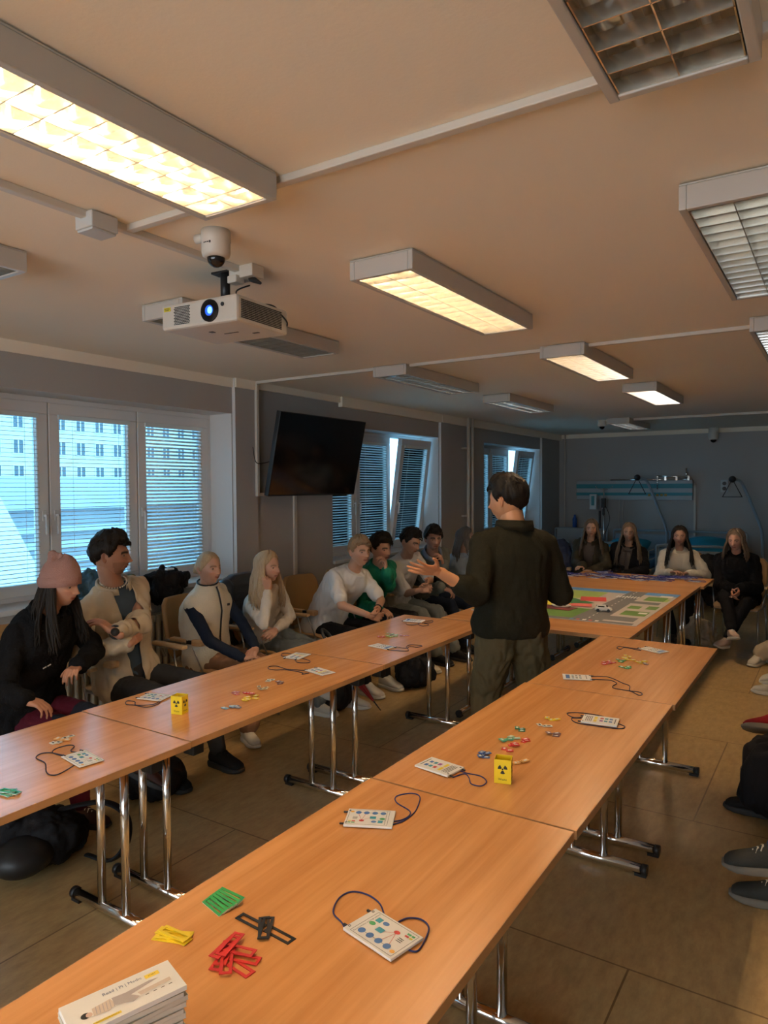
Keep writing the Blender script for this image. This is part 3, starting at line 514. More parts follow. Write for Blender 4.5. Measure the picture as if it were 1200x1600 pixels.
# projector
M_proj = mat('projector_shell', (.56, .52, .46), .45, var=.02)
pz = 2.345
t = thing('projector', 'white ceiling projector with a glowing blue lens', 'projector', (-2.18, 2.16, pz), math.radians(4))
bm = bmesh.new(); box(bm, -.2, .2, -.165, .165, 0, .105); finish(bm, 'body', M_proj, t, bevel=.012)
bm = bmesh.new()
for i in range(9):
    for j in range(12): cbox(bm, (-.125+i*.0095+(j % 2)*.004, -.1665, .018+j*.0062), (.006, .003, .0032))
finish(bm, 'front_vent', M_black, t)
bm = bmesh.new()
for i in range(22):
    for j in range(11): cbox(bm, (.2015, -.135+i*.0118, .018+j*.0068), (.003, .0085, .0038))
finish(bm, 'side_vent', M_black, t)
bm = bmesh.new(); tube(bm, [(.065, -.160, .052), (.065, -.172, .052), (.065, -.172, .052), (.065, -.15, .052)], [.044, .044, .036, .034], 28); ln = finish(bm, 'lens_ring', M_black, t)
bm = bmesh.new(); ellipsoid(bm, (.065, -.163, .052), (.032, .012, .032), seg=20); finish(bm, 'lens', emit('projector_beam', (.02, .12, .9), .6), ln, smooth=True)
bm = bmesh.new(); ellipsoid(bm, (.07, -.172, .052), (.012, .006, .014)); finish(bm, 'lens_glint', emit('projector_beam_core', (.12, .55, 1.0), 3.0), ln, smooth=True)
bm = bmesh.new(); cbox(bm, (-.165, -.1665, .083), (.036, .002, .016)); ws = finish(bm, 'warning_sticker', mat('yellow_sticker', (.75, .58, .03), .5, var=.04), t)
bm = bmesh.new(); cbox(bm, (-.165, -.168, .083), (.028, .001, .0015)); cbox(bm, (-.165, -.168, .087), (.028, .001, .0015)); cbox(bm, (-.165, -.168, .079), (.02, .001, .0015)); finish(bm, 'print', M_ink, ws)
bm = bmesh.new(); tube(bm, [(.13, -.166, .07), (.13, -.169, .07)], .008, 14); finish(bm, 'sensor', M_dark, t)
bm = bmesh.new(); cbox(bm, (.03, 0, -.001), (.075, .006, .002)); cbox(bm, (.12, .05, -.001), (.03, .012, .002)); cbox(bm, (-.03, -.05, -.001), (.02, .02, .002)); finish(bm, 'underside_marks', M_dark, t)
bm = bmesh.new(); cbox(bm, (0, 0, .112), (.3, .22, .012)); cbox(bm, (0, 0, .124), (.12, .1, .012)); finish(bm, 'mount_plate', M_dark, t, bevel=.003)
bm = bmesh.new(); tube(bm, [(0, 0, .13), (0, 0, CEIL-pz-.008)], .02, 14); finish(bm, 'mount_pole', M_dark, t)
bm = bmesh.new(); cbox(bm, (0, 0, CEIL-pz-.004), (.11, .05, .008)); finish(bm, 'ceiling_plate', M_dark, t)
bm = bmesh.new(); tube(bm, smooth_curve([(.09, .05, CEIL-pz-.055), (.05, .01, .17), (.06, .04, .125), (.16, .1, .12), (.197, .12, .08), (.207, .15, .05), (.18, .17, .03)]), .0035, 6); finish(bm, 'cable', M_black, t)
t = thing('power_outlet', 'white socket block on the ceiling with a black plug beside the projector pole', 'outlet', (-2.06, 2.16, CEIL-.05))
bm = bmesh.new(); cbox(bm, (0, 0, .025), (.13, .07, .05)); cbox(bm, (-.03, -.03, -.005), (.05, .05, .03)); finish(bm, 'body', M_trunk, t, bevel=.004)
bm = bmesh.new(); capsule(bm, (.03, 0, -.002), (.085, -.01, -.03), .014, .006); finish(bm, 'plug', M_black, t)

# television
TVn = V((-.15, 0, .716)).normalized()  # up axis of the screen (lower edge stands off the wall less)
t = thing('television', 'large black wall television tilted forward between two windows', 'television', (-4.0, 5.04, 1.62))
ang = math.atan2(.15, .7)
Mt = Matrix.Rotation(ang, 4, 'Y')
bm = bmesh.new(); box(bm, -.045, -.002, -.62, .62, 0, .715, M=Mt); box(bm, -.075, -.045, -.35, .35, .1, .5, M=Mt); finish(bm, 'casing', M_black, t, bevel=.004)
M_screen = mat('black_glass_screen', (.006, .006, .007), .09, var=.1)
bm = bmesh.new(); box(bm, -.003, .0, -.612, .612, .014, .707, M=Mt); finish(bm, 'screen', M_screen, t)
bm = bmesh.new(); box(bm, -.2, -.19, -.25, .25, .2, .6); box(bm, -.245, -.2, -.1, .1, .3, .5); tube(bm, [(-.195, -.15, .4), (-.12, -.2, .4), (-.02, -.1, .38)], .018); tube(bm, [(-.195, .15, .4), (-.12, .2, .4), (-.02, .1, .38)], .018); finish(bm, 'wall_bracket', M_dark, t)
bm = bmesh.new(); tube(bm, smooth_curve([(-.06, -.5, .3), (-.12, -.62, .28), (-.16, -.62, .4), (-.22, -.56, .42)]), .004, 6); finish(bm, 'cable', M_black, t)

# radiators below the windows
def radiator(label, y0, y1):
    bm = bmesh.new(); n = int((y1-y0)/.06)
    for k in range(n):
        y = y0+k*.06
        for x in (WX+.06, WX+.12): tube(bm, [(x, y, .16), (x, y, .76)], .017, 8)
        cbox(bm, (WX+.09, y, .16), (.09, .05, .05)); cbox(bm, (WX+.09, y, .76), (.09, .05, .05))
    tube(bm, [(WX+.09, y0-.15, .16), (WX+.09, y1, .16)], .015, 8); tube(bm, [(WX+.09, y0-.15, .16), (WX+.09, y0-.15, 0.0)], .015, 8)
    tag(finish(bm, 'radiator', mat('radiator_enamel', (.62, .57, .46), .4, var=.03)), label, 'radiator')
radiator('cream column radiator under the nearest window behind the chairs', 2.3, 4.0)
radiator('cream column radiator under the second window', 5.9, 7.5)
# ------------------------------------------------------------------ folding tables
def leg_frame(t, y, W):
    bm = bmesh.new(); w = W/2-.10
    tube(bm, [(-w, y, .03), (w, y, .03)], .021, 14); f = finish(bm, 'foot', M_chrome, t)
    for s in (-1, 1):
        bm = bmesh.new()
        tube(bm, [(s*(w-.0), y, .03), (s*(w+.022), y, .03)], .0235, 14)
        cbox(bm, (s*(w-.005), y, .006), (.05, .03, .012))
        finish(bm, 'foot_cap', M_black, f)
    for s in (-1, 1):
        bm = bmesh.new(); tube(bm, [(s*.075, y, .045), (s*.075, y, .69)], .0165, 14); finish(bm, 'leg', M_chrome, t)
    bm = bmesh.new(); cbox(bm, (0, y, .695), (W-.16, .035, .028)); br = finish(bm, 'folding_bar', M_dark, t)
    for s in (-1, 1):
        bm = bmesh.new(); cbox(bm, (s*(W/2-.1), y, .68), (.06, .055, .07)); finish(bm, 'hinge_block', M_black, t, bevel=.004)
def table(label, cx, cy, rz=0, W=.68, L=1.335, cross=False, legs=True):
    t = thing('folding_table', label, 'table', (cx, cy, 0), rz)
    bm = bmesh.new(); box(bm, -W/2+.0015, W/2-.0015, -L/2+.0015, L/2-.0015, TT-.024, TT); finish(bm, 'tabletop', M_table, t)
    bm = bmesh.new(); g = .0017
    box(bm, -W/2, -W/2+.0015, -L/2, L/2, TT-.025, TT-.0005); box(bm, W/2-.0015, W/2, -L/2, L/2, TT-.025, TT-.0005)
    box(bm, -W/2+.0015, W/2-.0015, -L/2, -L/2+.0015, TT-.025, TT-.0005); box(bm, -W/2+.0015, W/2-.0015, L/2-.0015, L/2, TT-.025, TT-.0005)
    finish(bm, 'edge_band', M_edge, t)
    for y in (-L/2+.1, L/2-.1): leg_frame(t, y, W)
    return t
table('nearest beech table of the right row, with the stack of booklets', -.945, 1.232)
table('middle beech table of the right row, with the yellow box', -.94, 2.575)
table('farthest beech table of the right row, pushed against the crosswise tables', -.93, 3.8775, L=1.265)
table('nearest beech table of the left row, cut by the left edge', -2.38, 1.145)
table('middle beech table of the left row, with the yellow box', -2.385, 2.487)
table('farthest beech table of the left row', -2.385, 3.83)
for k in range(4):
    table(['frontmost crosswise table of the far block, behind the standing person', 'second crosswise table of the far block, under the near half of the town map',
           'third crosswise table of the far block, under the far half of the town map', 'fourth crosswise table of the far block, bare beside the map'][k], -1.765, 4.86+k*.667, PI/2, W=.665)
table('last crosswise table of the far block, covered with name badges', -1.735, 7.525, PI/2, W=.66)

# ------------------------------------------------------------------ chairs
def chair_proto(label, loc, rz, group=None):
    t = thing('conference_chair', label, 'chair', loc, rz, group)
    bm = bmesh.new()
    rings = []
    for k in range(9):
        x = -.22+k*.055; z = .445+.02*math.cos((k-4)/4*1.2)-.012*(k == 8)
        rings.append((V((x, 0, z)), V((0, 1, 0)), V((0, 0, 1)), .225-.02*(k in (0, 8)), .014, 5))
    loft(bm, rings, 24); finish(bm, 'seat', M_ply, t)
    bm = bmesh.new(); rings = []
    for k in range(11):
        s = k/10; z = .50+.42*s; x = -.225-.06*s-.02*s*s
        w = .215-.03*(2*s-1)**4 - .02*(k in (0, 10))
        rings.append((z, x, w))
    n = 13; grid = []
    for z, x, w in rings:
        row = []
        for j in range(n):
            q = (j/(n-1))*2-1; row.append((x+.045*q*q, q*w, z))
        grid.append(row)
    F_ = [[bm.verts.new(V(p)) for p in r] for r in grid]
    for i in range(10):
        for j in range(n-1): bm.faces.new((F_[i][j], F_[i][j+1], F_[i+1][j+1], F_[i+1][j])).smooth = True
    o = finish(bm, 'backrest', M_pad, t); md = o.modifiers.new('th', 'SOLIDIFY'); md.thickness = .035; md.offset = 0; md2 = o.modifiers.new('b', 'BEVEL'); md2.width = .012; md2.segments = 3
    M_fr = mat('grey_steel_tube', (.42, .42, .42), .3, metal=.9, var=.05)
    for s in (-1, 1):
        for x0, x1 in ((.2, .23), (-.2, -.25)):
            bm = bmesh.new(); tube(bm, [(x0, s*.2, .435), (x1, s*.215, .0)], .0105, 10); finish(bm, 'leg', M_fr, t)
        # arm loop: from the back, over, and down to the seat rail
        bm = bmesh.new(); y = s*.255
        tube(bm, smooth_curve([(-.235, s*.21, .52), (-.22, y, .60), (-.17, y, .645), (-.05, y, .648), (.1, y, .648)], 5), .0105, 10)
        tube(bm, [(.06, y, .645), (.14, s*.22, .43)], .006, 8)
        finish(bm, 'arm_frame', M_fr, t)
        bm = bmesh.new()
        if s > 0: box(bm, -.14, .17, y-.024, y+.024, .652, .676)
        else: box(bm, -.12, .03, y-.024, y+.024, .652, .676); 
        finish(bm, 'armrest', M_ply, t, bevel=.007)
        if s < 0:
            bm = bmesh.new(); box(bm, .085, .17, y-.03, y+.03, .638, .682); finish(bm, 'armrest_block', M_ply, t, bevel=.01)
            bm = bmesh.new(); box(bm, .03, .085, y-.016, y+.016, .645, .672); finish(bm, 'tablet_hinge', M_black, t)
    bm = bmesh.new()
    for s in (-1, 1): tube(bm, [(-.2, s*.2, .43), (.2, s*.2, .43)], .0105, 10)
    tube(bm, [(-.2, -.2, .43), (-.2, .2, .43)], .0105, 10); tube(bm, [(.2, -.2, .43), (.2, .2, .43)], .0105, 10)
    for s in (-1, 1): tube(bm, [(-.2, s*.13, .43), (-.25, s*.13, .6), (-.285, s*.12, .8)], .0105, 10)
    finish(bm, 'seat_frame', M_fr, t)
    return t
CH = [(-3.72, 2.2, 0, 'beech armchair under the person in the pink beanie'), (-3.72, 2.86, -2, 'beech armchair under the person with crossed arms'),
 (-3.74, 3.52, 4, 'ochre backed armchair of the person in the cream fleece vest'), (-3.74, 4.16, 3, 'armchair with a dark padded jacket over it, under the blonde person'),
 (-3.76, 4.82, -4, 'armchair under the person in the white t-shirt, its ochre back showing'), (-3.76, 5.42, -2, 'armchair under the person in the green jacket'),
 (-3.78, 6.02, 0, 'armchair under the person in light t-shirt and grey jeans'), (-3.78, 6.64, 0, 'armchair under the person in the hooded top by the second window'),
 (-3.78, 7.3, 0, 'armchair under the person in pale blue half hidden by the presenter'),
 (-2.58, 8.8, -90, 'beech chair under the person in the olive coat at the far table'), (-2.2, 8.86, -90, 'beech chair under the person with the grey scarf'),
 (-1.5, 8.52, -88, 'beech chair under the person in the cream sweater'), (-.86, 8.17, -95, 'beech chair under the person in the black fleece at the far right'),
 (.5, 3.32, 180, 'nearest chair of the right side row'), (.5, 3.98, 180, 'second chair of the right side row'), (.46, 4.86, 180, 'third chair of the right side row'),
 (.42, 6.12, 180, 'fourth chair of the right side row'), (.2, 7.57, 180, 'beech chair under the person in beige trousers on the right edge')]
c0 = None
for x, y, a, lb in CH:
    if c0 is None: c0 = chair_proto(lb, (x, y, 0), math.radians(a), 'conference armchairs')
    else: dup(c0, (x, y, 0), math.radians(a), lb)

# ------------------------------------------------------------------ things lying on the tables
M_card = mat('white_card', (.78, .77, .73), .45, var=.02)
M_blue = mat('print_blue', (.05, .16, .42), .5, var=.05); M_teal = mat('print_teal', (.03, .28, .38), .5, var=.05)
M_red = mat('print_red', (.55, .05, .04), .5, var=.05); M_yel = mat('print_yellow', (.78, .62, .05), .5, var=.05)
M_grn = mat('print_green', (.05, .35, .12), .5, var=.05); M_org = mat('print_orange', (.8, .42, .08), .5, var=.05); M_pur = mat('print_purple', (.3, .08, .35), .5, var=.05)
M_lany = mat('lanyard_cord', (.02, .025, .12), .7, bump=.3, bscale=900, var=.2); M_lany2 = mat('dark_lanyard_cord', (.022, .018, .035), .7, bump=.3, bscale=900, var=.2)
CM = [M_ink, M_blue, M_teal, M_red, M_yel, M_grn, M_org, M_pur]
def disc(bm, x, y, rx, ry, z, mi, n=18, a=0):
    poly(bm, [(x+rx*math.cos(2*PI*k/n)*math.cos(a)-ry*math.sin(2*PI*k/n)*math.sin(a), y+rx*math.cos(2*PI*k/n)*math.sin(a)+ry*math.sin(2*PI*k/n)*math.cos(a)) for k in range(n)], z, mi)
def rect(bm, x0, x1, y0, y1, z, mi): poly(bm, [(x0, y0), (x1, y0), (x1, y1), (x0, y1)], z, mi)
def line(bm, x0, y0, x1, y1, w, z, mi):
    d = V((x1-x0, y1-y0, 0)).normalized(); n = V((-d.y, d.x, 0))*w/2
    poly(bm, [(x0+n.x, y0+n.y), (x1+n.x, y1+n.y), (x1-n.x, y1-n.y), (x0-n.x, y0-n.y)], z, mi)
def card_print(kind, L, W):
    PC[0] = 0; bm = bmesh.new(); z = .0
    e = .006; x0, x1, y0, y1 = -L/2+.016, L/2-e, -W/2+e, W/2-e
    if kind == 'A':
        for a in ((x0, y0, x1, y0), (x0, y1, x1, y1), (x0, y0, x0, y1), (x1, y0, x1, y1)): line(bm, *a, .0009, z, 0)
        bmtext(bm, 'Decontamination and triage pathway', .0052, Matrix.Translation((x0+.007, 0, z)) @ Matrix.Rotation(PI/2, 4, 'Z'), 0)
        cx = [-.036, -.012, .013, .037]
        for k in range(4):
            disc(bm, cx[k], y0+.016, .0085, .0085, z, 1)
            if k: line(bm, cx[k-1]+.0085, y0+.016, cx[k]-.0085, y0+.016, .0009, z, 0)
        disc(bm, .056, y0+.012, .006, .005, z, 6)
        rect(bm, -.018, .000, -.006, .008, z+.0001, 2); disc(bm, -.014, .024, .008, .006, z, 1)
        disc(bm, .022, .020, .0075, .0055, z, 3); rect(bm, -.040, -.026, .016, .030, z, 2); disc(bm, -.037, .006, .008, .006, z, 5)
        line(bm, .000, .002, .018, .016, .0009, z, 3); line(bm, .022, .015, .015, y0+.024, .001, z, 3); line(bm, .023, .015, .036, y0+.024, .001, z, 3)
        for k in range(3): rect(bm, .036, .050, .000+k*.005, .0018+k*.005, z, 0)
        rect(bm, .040, .050, .022, .027, z, 3); rect(bm, .040, .050, .030, .035, z, 5); rect(bm, .052, .060, .022, .027, z, 4); rect(bm, .052, .060, .030, .035, z, 5)
    elif kind == 'B':
        cs = [1, 2, 3, 1, 2, 7]
        for k in range(6):
            xx = -L/2+.022+(k % 3)*.018; yy = -.018+(k//3)*.03; rect(bm, xx, xx+.013, yy-.008, yy+.008, z, cs[k])
        rect(bm, .012, .024, -.03, -.003, z, 4); rect(bm, .012, .024, .003, .03, z, 4)
        for k in range(4): rect(bm, .032+k*.007, .0345+k*.007, -.032, .03, z, 0)
        rect(bm, -L/2+.01, -L/2+.013, -.03, .03, z, 0)
    else:
        rect(bm, -L/2+.014, -L/2+.034, -.034, .034, z, 1)
        for k in range(3):
            for j in range(4): rect(bm, -L/2+.044+k*.018, -L/2+.055+k*.018, -.034+j*.018, -.026+j*.018, z, 0 if (k+j) % 3 else 2)
        rect(bm, L/2-.026, L/2-.023, -.034, .034, z, 0)
    return bm
CARDLAB = ['white diagram card with a blue lanyard, nearest on the right row', 'white diagram card left of centre, clips to its left, lanyard looping right',
 'white card with coloured blocks left of the near yellow box', 'white card with coloured blocks near the right table edge, lanyard around it',
 'narrow white card whose lanyard trails toward the right, on the farthest right table', 'white card close to the far end of the right row',
 'white card with two small loops on the middle left table, nearest its far seam', 'white card with a long lanyard loop to its left on the middle left table',
 'white card with a blue stripe on the farthest left table, lanyard to its right', 'thick white card at the far tip of the left row',
 'pale card with a curling black lanyard on the nearest left table', 'white card lying behind the yellow box of the left row']
CROT = [0, PI, 0, PI, 0, PI, 0, 0, PI, 0, 0, 0]
for i, (kd, c, l, w, a, lan) in enumerate(CARDS):
    if l < w*.98 and i in (6,): a += PI/2; l, w = w, l
    l = max(.125, min(.145, l)); w = max(.088, min(.1, w)); th = .006 if i in (0, 1, 2, 3, 9) else .003
    tt = .0016 if i in (6, 8, 11) else 0
    t = thing('badge_card', CARDLAB[i], 'card', (c[0], c[1], TT+.0004), a, 'lanyard cards on the tables')
    bm = bmesh.new(); box(bm, -l/2, l/2, -w/2, w/2, .003, .003+th); finish(bm, 'card', M_card, t, bevel=.0008)
    o = finish(card_print(kd, .14, .095), 'printed_graphic', CM, t); o.location = (0, 0, .0034+th); o.scale = (l/.14, w/.095, 1)
    if kd == 'A' and i == 1: pass
    o.rotation_euler = (0, 0, CROT[i])
    ca, sa = math.cos(-a), math.sin(-a)
    bm = bmesh.new()
    for path in lan:
        pts = [V(((p[0]-c[0])*ca-(p[1]-c[1])*sa, (p[0]-c[0])*sa+(p[1]-c[1])*ca, .0022)) for p in path]
        tube(bm, smooth_curve(pts, 7), .0019, 6)
    finish(bm, 'lanyard', M_lany if i in (0, 1, 2) else M_lany2, t)
    bm = bmesh.new(); s = 1 if i in (2, 4, 8) else -1
    for q in (-1, 1): cbox(bm, (s*(l/2+.004), q*w*.36, .005), (.018, .005, .004)); tube(bm, [(s*(l/2-.006)+.003*math.cos(k), q*w*.36+.003*math.sin(k), .004+th) for k in (0, 1.05, 2.1, 3.14, 4.2, 5.2)], .0006, 4, closed=True)
    finish(bm, 'clip', M_dark, t)

# coloured chips with a slot
COLS = dict(green=(.03, .30, .07), black=(.015, .015, .015), red=(.58, .03, .025), yellow=(.80, .58, .02), teal=(.08, .38, .22), brown=(.16, .07, .06), blue=(.06, .12, .30), orange=(.75, .42, .12),
            white=(.68, .68, .58), rose=(.55, .18, .2), slate=(.16, .18, .24), cream=(.62, .52, .32), lime=(.35, .45, .12), grey=(.3, .3, .3))
COLS['pale green'] = (.35, .55, .38); COLS['dark green'] = (.02, .16, .07); COLS['pale blue'] = (.28, .48, .62)
def frame_chip(L, W, th, w, bm, edge=0):
    z0, z1 = 0, th; hw = W/2-w; hl = L/2-w
    outer = [(-L/2, -W/2), (L/2, -W/2), (L/2, W/2), (-L/2, W/2)]; inner = [(-hl, -hw), (hl, -hw), (hl, hw), (-hl, hw)]
    for z, fl in ((z0, True), (z1, False)):
        o = [bm.verts.new(V((*p, z))) for p in outer]; n = [bm.verts.new(V((*p, z))) for p in inner]
        for k in range(4):
            f = [o[k], o[(k+1) % 4], n[(k+1) % 4], n[k]]; bm.faces.new(f[::-1] if fl else f)
        if fl: O0, N0 = o, n
    for k in range(4):
        bm.faces.new((O0[k], O0[(k+1) % 4], o[(k+1) % 4], o[k])).material_index = edge; bm.faces.new((N0[(k+1) % 4], N0[k], n[k], n[(k+1) % 4]))
def chips(colour, c, n, big, label, cat='chip', spread=None, ang0=None, fan=None):
    Lb, Wb, th = (.076, .025, .0016) if big else (.026, .018, .0022)
    mm = mat('chip_'+colour.replace(' ', '_'), COLS[colour], .4, var=.05); src = None
    for k in range(n):
        if src is None:
            bm = bmesh.new(); frame_chip(Lb, Wb, th, Wb*.26, bm, 1 if colour == 'green' else 0) if big else cbox(bm, (0, 0, th/2), (Lb, Wb, th))
            if not big: cbox(bm, (0, 0, th+.0003), (Lb*.5, Wb*.4, .0006), mi=1)
            o = src = finish(bm, 'game_chip', [mm, M_card if colour not in ('white', 'cream') else M_ink])
        else: o = src.copy(); col.objects.link(o)
        if fan:
            dx, dy, a = fan[k % len(fan)][:3]; z = TT+.0006+k*th*.9+(.003 if len(fan[0]) > 3 else 0); tl = fan[k % len(fan)][3] if len(fan[k % len(fan)]) > 3 else 0
            o.location = (c[0]+dx, c[1]+dy, z); o.rotation_euler = (tl, 0, a)
        else:
            s = spread or (.045 if n > 5 else .028)
            a = rnd.uniform(0, 6.28); r = s*math.sqrt((k+.3)/n)*.9
            o.location = (c[0]+r*math.cos(a*1.7), c[1]+r*math.sin(a*1.7), TT+.0006+k*th*.9)
            o.rotation_euler = (rnd.uniform(-.04, .04), rnd.uniform(-.04, .04), a)
        tag(o, label, cat, label+' group')
chips('green', (-1.178, 1.136), 5, 1, 'green slotted chip in the fanned stack near the front of the right row', fan=[(.002*k-.006, -.020+.0095*k, -.24+.05*k, .3) for k in range(5)])
chips('black', (-1.035, 1.116), 4, 1, 'black slotted chip in the small cross shaped heap', fan=[(.042, .002, -.08), (-.040, .002, -.06), (.0, .0, -.85), (.006, .0, -1.0)])
chips('red', (-1.025, 1.009), 8, 1, 'red slotted chip in the heap in front of the black chips', fan=[(.03, -.012, -.1), (.02, .01, .3), (-.012, -.012, 1.9), (-.02, .0, 2.1), (.004, -.018, 2.3), (.0, .018, .25), (-.028, .01, 1.7), (-.024, .02, 1.8)])
chips('yellow', (-1.18, .991), 5, 1, 'yellow slotted chip in the stack nearest the table edge', fan=[(0, -.006, .35), (.006, .0, .1), (.002, .004, .5), (-.004, .004, .22), (.002, .004, .05)])
WHERE = {}
for i, (cc, p, n) in enumerate(SMALL):
    row = 'left' if p[0] < -1.9 else 'right'
    if row == 'right': where = 'near the yellow box' if p[1] < 2.3 else ('in the heap on the farthest right table' if p[1] > 3.3 else 'in the middle of the right row')
    else: where = 'on the farthest left table' if p[1] > 3.2 else ('beside the curling lanyard on the nearest left table' if p[1] < 1.9 else 'beyond the yellow box of the left row')
    lb = 'small %s chip %s' % (cc, where); k = WHERE.get(lb, 0); WHERE[lb] = k+1
    chips(cc, p, n, 0, lb, spread=.05 if n >= 8 else None)
chips('green', GREENL, 5, 1, 'green slotted chip at the left edge of the nearest left table', fan=[(0, 0, .3), (.01, .004, .5), (.004, -.006, .1), (-.01, .0, .7), (.012, .008, .2)])

# yellow waste boxes
M_box = mat('yellow_plastic', (.80, .60, .015), .35, var=.03)
def trefoil(bm, M, r):
    def P(x, y): return M @ V((x, y, 0))
    n = 8
    for k in range(3):
        a0 = -PI/2+k*2*PI/3-PI/6; vs = []
        for q in range(n+1): a = a0+q/n*PI/3; vs.append(bm.verts.new(P(r*math.cos(a), r*math.sin(a))))
        for q in range(n, -1, -1): a = a0+q/n*PI/3; vs.append(bm.verts.new(P(.3*r*math.cos(a), .3*r*math.sin(a))))
        bm.faces.new(vs)
    bm.faces.new([bm.verts.new(P(.19*r*math.cos(2*PI*q/14), .19*r*math.sin(2*PI*q/14))) for q in range(14)])
def waste_box(label, loc, rz):
    t = thing('waste_box', label, 'box', loc, rz)
    bm = bmesh.new(); w, d_, h, e = .027, .0235, .077, .0016
    box(bm, -w, w, -d_, d_, 0, e); box(bm, -w, w, -d_, -d_+e, e, h); box(bm, -w, w, d_-e, d_, e, h); box(bm, -w, -w+e, -d_+e, d_-e, e, h); box(bm, w-e, w, -d_+e, d_-e, e, h)
    finish(bm, 'container', M_box, t)
    bm = bmesh.new()
    for k, dd in enumerate((d_, w, d_, w)):
        Mx = Matrix.Rotation(k*PI/2, 4, 'Z') @ Matrix.Translation((0, -dd-.0004, .047)) @ Matrix.Rotation(PI/2, 4, 'X')
        trefoil(bm, Mx, .0155)
        bmtext(bm, 'Waste', .0105, Matrix.Rotation(k*PI/2, 4, 'Z') @ Matrix.Translation((0, -dd-.0004, .014)) @ Matrix.Rotation(PI/2, 4, 'X'))
    finish(bm, 'hazard_mark', M_ink, t)
    return t
waste_box('yellow open waste box with a radiation sign on the right row', (-.905, 2.110, TT+.0005), math.radians(16))
waste_box('yellow open waste box with a radiation sign on the left row', (-2.345, 2.025, TT+.0005), math.radians(15))

# stack of booklets at the bottom
ba = math.atan2(.79-.625, -.962+1.015)
src = None
for k in range(14):
    top = k == 13
    if top:
        t = thing('booklet', 'topmost booklet of the stack, white cover with a lying person in a striped top', 'booklet', (0, 0, 0), 0, 'booklets in the stack')
        bm = bmesh.new(); box(bm, -.09, .09, -.0405, .0405, 0, .0085); finish(bm, 'cover', mat('booklet_cover', (.80, .79, .75), .4, var=.02), t, bevel=.0006)
        PC[0] = 0; bm = bmesh.new(); z = .0090
        PM = [M_ink, mat('pale_skin_print', (.62, .45, .36), .6), mat('grey_print', (.40, .36, .36), .6), mat('stripe_print', (.60, .50, .42), .6), mat('cover_yellow', (.80, .60, .05), .5), mat('navy_print', (.05, .08, .18), .6)]
        rect(bm, .042, .066, .016, .026, z, 4); bmtext(bm, 'START', .0045, Matrix.Translation((.054, .021, z+.0001)), 0)
        rect(bm, -.058, -.015, -.034, -.0285, z, 4); bmtext(bm, 'RADIATION BASICS', .004, Matrix.Translation((-.036, -.0312, z+.0001)), 0)
        bmtext(bm, 'Read | Pl | Medic', .0095, Matrix.Translation((.005, .024, z)), 5)
        disc(bm, -.062, -.006, .0075, .007, z, 0); disc(bm, -.057, -.007, .005, .0055, z+.0001, 1)
        poly(bm, [(-.052, -.014), (-.05, .004), (-.02, .008), (-.016, -.01), (-.03, -.018)], z, 3)
        for q in range(6): line(bm, -.047+q*.0055, -.014, -.044+q*.0055, .005, .0013, z+.0001, 2)
        poly(bm, [(-.018, -.012), (-.018, .008), (.004, .006), (.045, .010), (.06, .007), (.045, .004), (.01, -.004), (.02, -.016), (.008, -.022), (-.006, -.016)], z, 2)
        poly(bm, [(.02, -.006), (.075, -.003), (.075, -.012), (.022, -.015)], z, 3)
        for q in range(4): rect(bm, .028+q*.013, .034+q*.013, -.0205, -.019, z, 0)
        finish(bm, 'cover_print', PM, t); o = t
    elif src is None:
        bm = bmesh.new(); box(bm, -.088, .088, -.040, .040, 0, .0085); box(bm, -.0885, .0885, -.0405, .0405, 0, .0012); box(bm, -.0885, .0885, -.0405, .0405, .0073, .0085)
        o = src = finish(bm, 'booklet', mat('booklet_paper', (.62, .58, .5), .6, var=.06))
    else: o = src.copy(); col.objects.link(o)
    j = 0 if top else rnd.uniform(-1, 1)
    dz = k*.0093
    o.location = (-.968+.004*j, .712+.005*(0 if top else rnd.uniform(-1, 1)), TT+.0005+dz); o.rotation_euler = (0, 0, ba+(0 if top else .06*j))
    if not top: tag(o, '%s booklet counted from the table in the stack at the bottom left' % ('lowest second third fourth fifth sixth seventh eighth ninth tenth eleventh twelfth thirteenth'.split()[k]), 'booklet', 'booklets in the stack')

# town map with toys
M_asph = mat('map_asphalt', (.13, .13, .14), .7, var=.1); M_field = mat('map_field', (.10, .22, .03), .7, var=.35, vscale=8); M_hill = mat('map_hill', (.03, .16, .05), .7, var=.3, vscale=8)
MM = [mat('map_pavement', (.50, .44, .42), .6, var=.1), mat('map_blue', (.06, .22, .50), .6, var=.1), mat('map_lime', (.30, .42, .10), .6, var=.25, vscale=9), M_hill, M_field, M_asph,
      mat('map_red', (.55, .04, .04), .6, var=.1), mat('map_dark_red', (.20, .03, .03), .6, var=.2), M_card]
t = thing('town_map', 'large printed town map spread on the crosswise tables', 'map', (0, 0, TT+.001))
bm = bmesh.new(); x0, x1, y0, y1 = -2.38, -1.15, 4.92, 6.52
box(bm, x0, x1, y0, y1, 0, .0025); finish(bm, 'sheet', MM[0], t)
PC[0] = 0; bm = bmesh.new(); z = .0032
rect(bm, x0, x1, y1-.16, y1, z, 1)
rect(bm, x0, -1.72, y1-.62, y1-.18, z, 2); poly(bm, [(x0, 4.93), (-1.62, 4.95), (-1.5, 5.25), (-1.55, 5.42), (x0, 5.5)], z, 4)
poly(bm, [(x0, 5.52), (-1.78, 5.48), (-1.66, 5.72), (-1.9, 5.9), (x0, 6.2)], z+.0003, 3)
poly(bm, [(-1.86, 6.0), (-1.66, 6.05), (-1.60, 5.84), (-1.80, 5.78)], z+.0003, 6)
for a, b in (((-1.56, y0), (-1.46, y1)),): 
    poly(bm, [(-1.62, 4.93), (-1.40, 4.93), (-1.42, y1), (-1.56, y1)], z+.0002, 5)
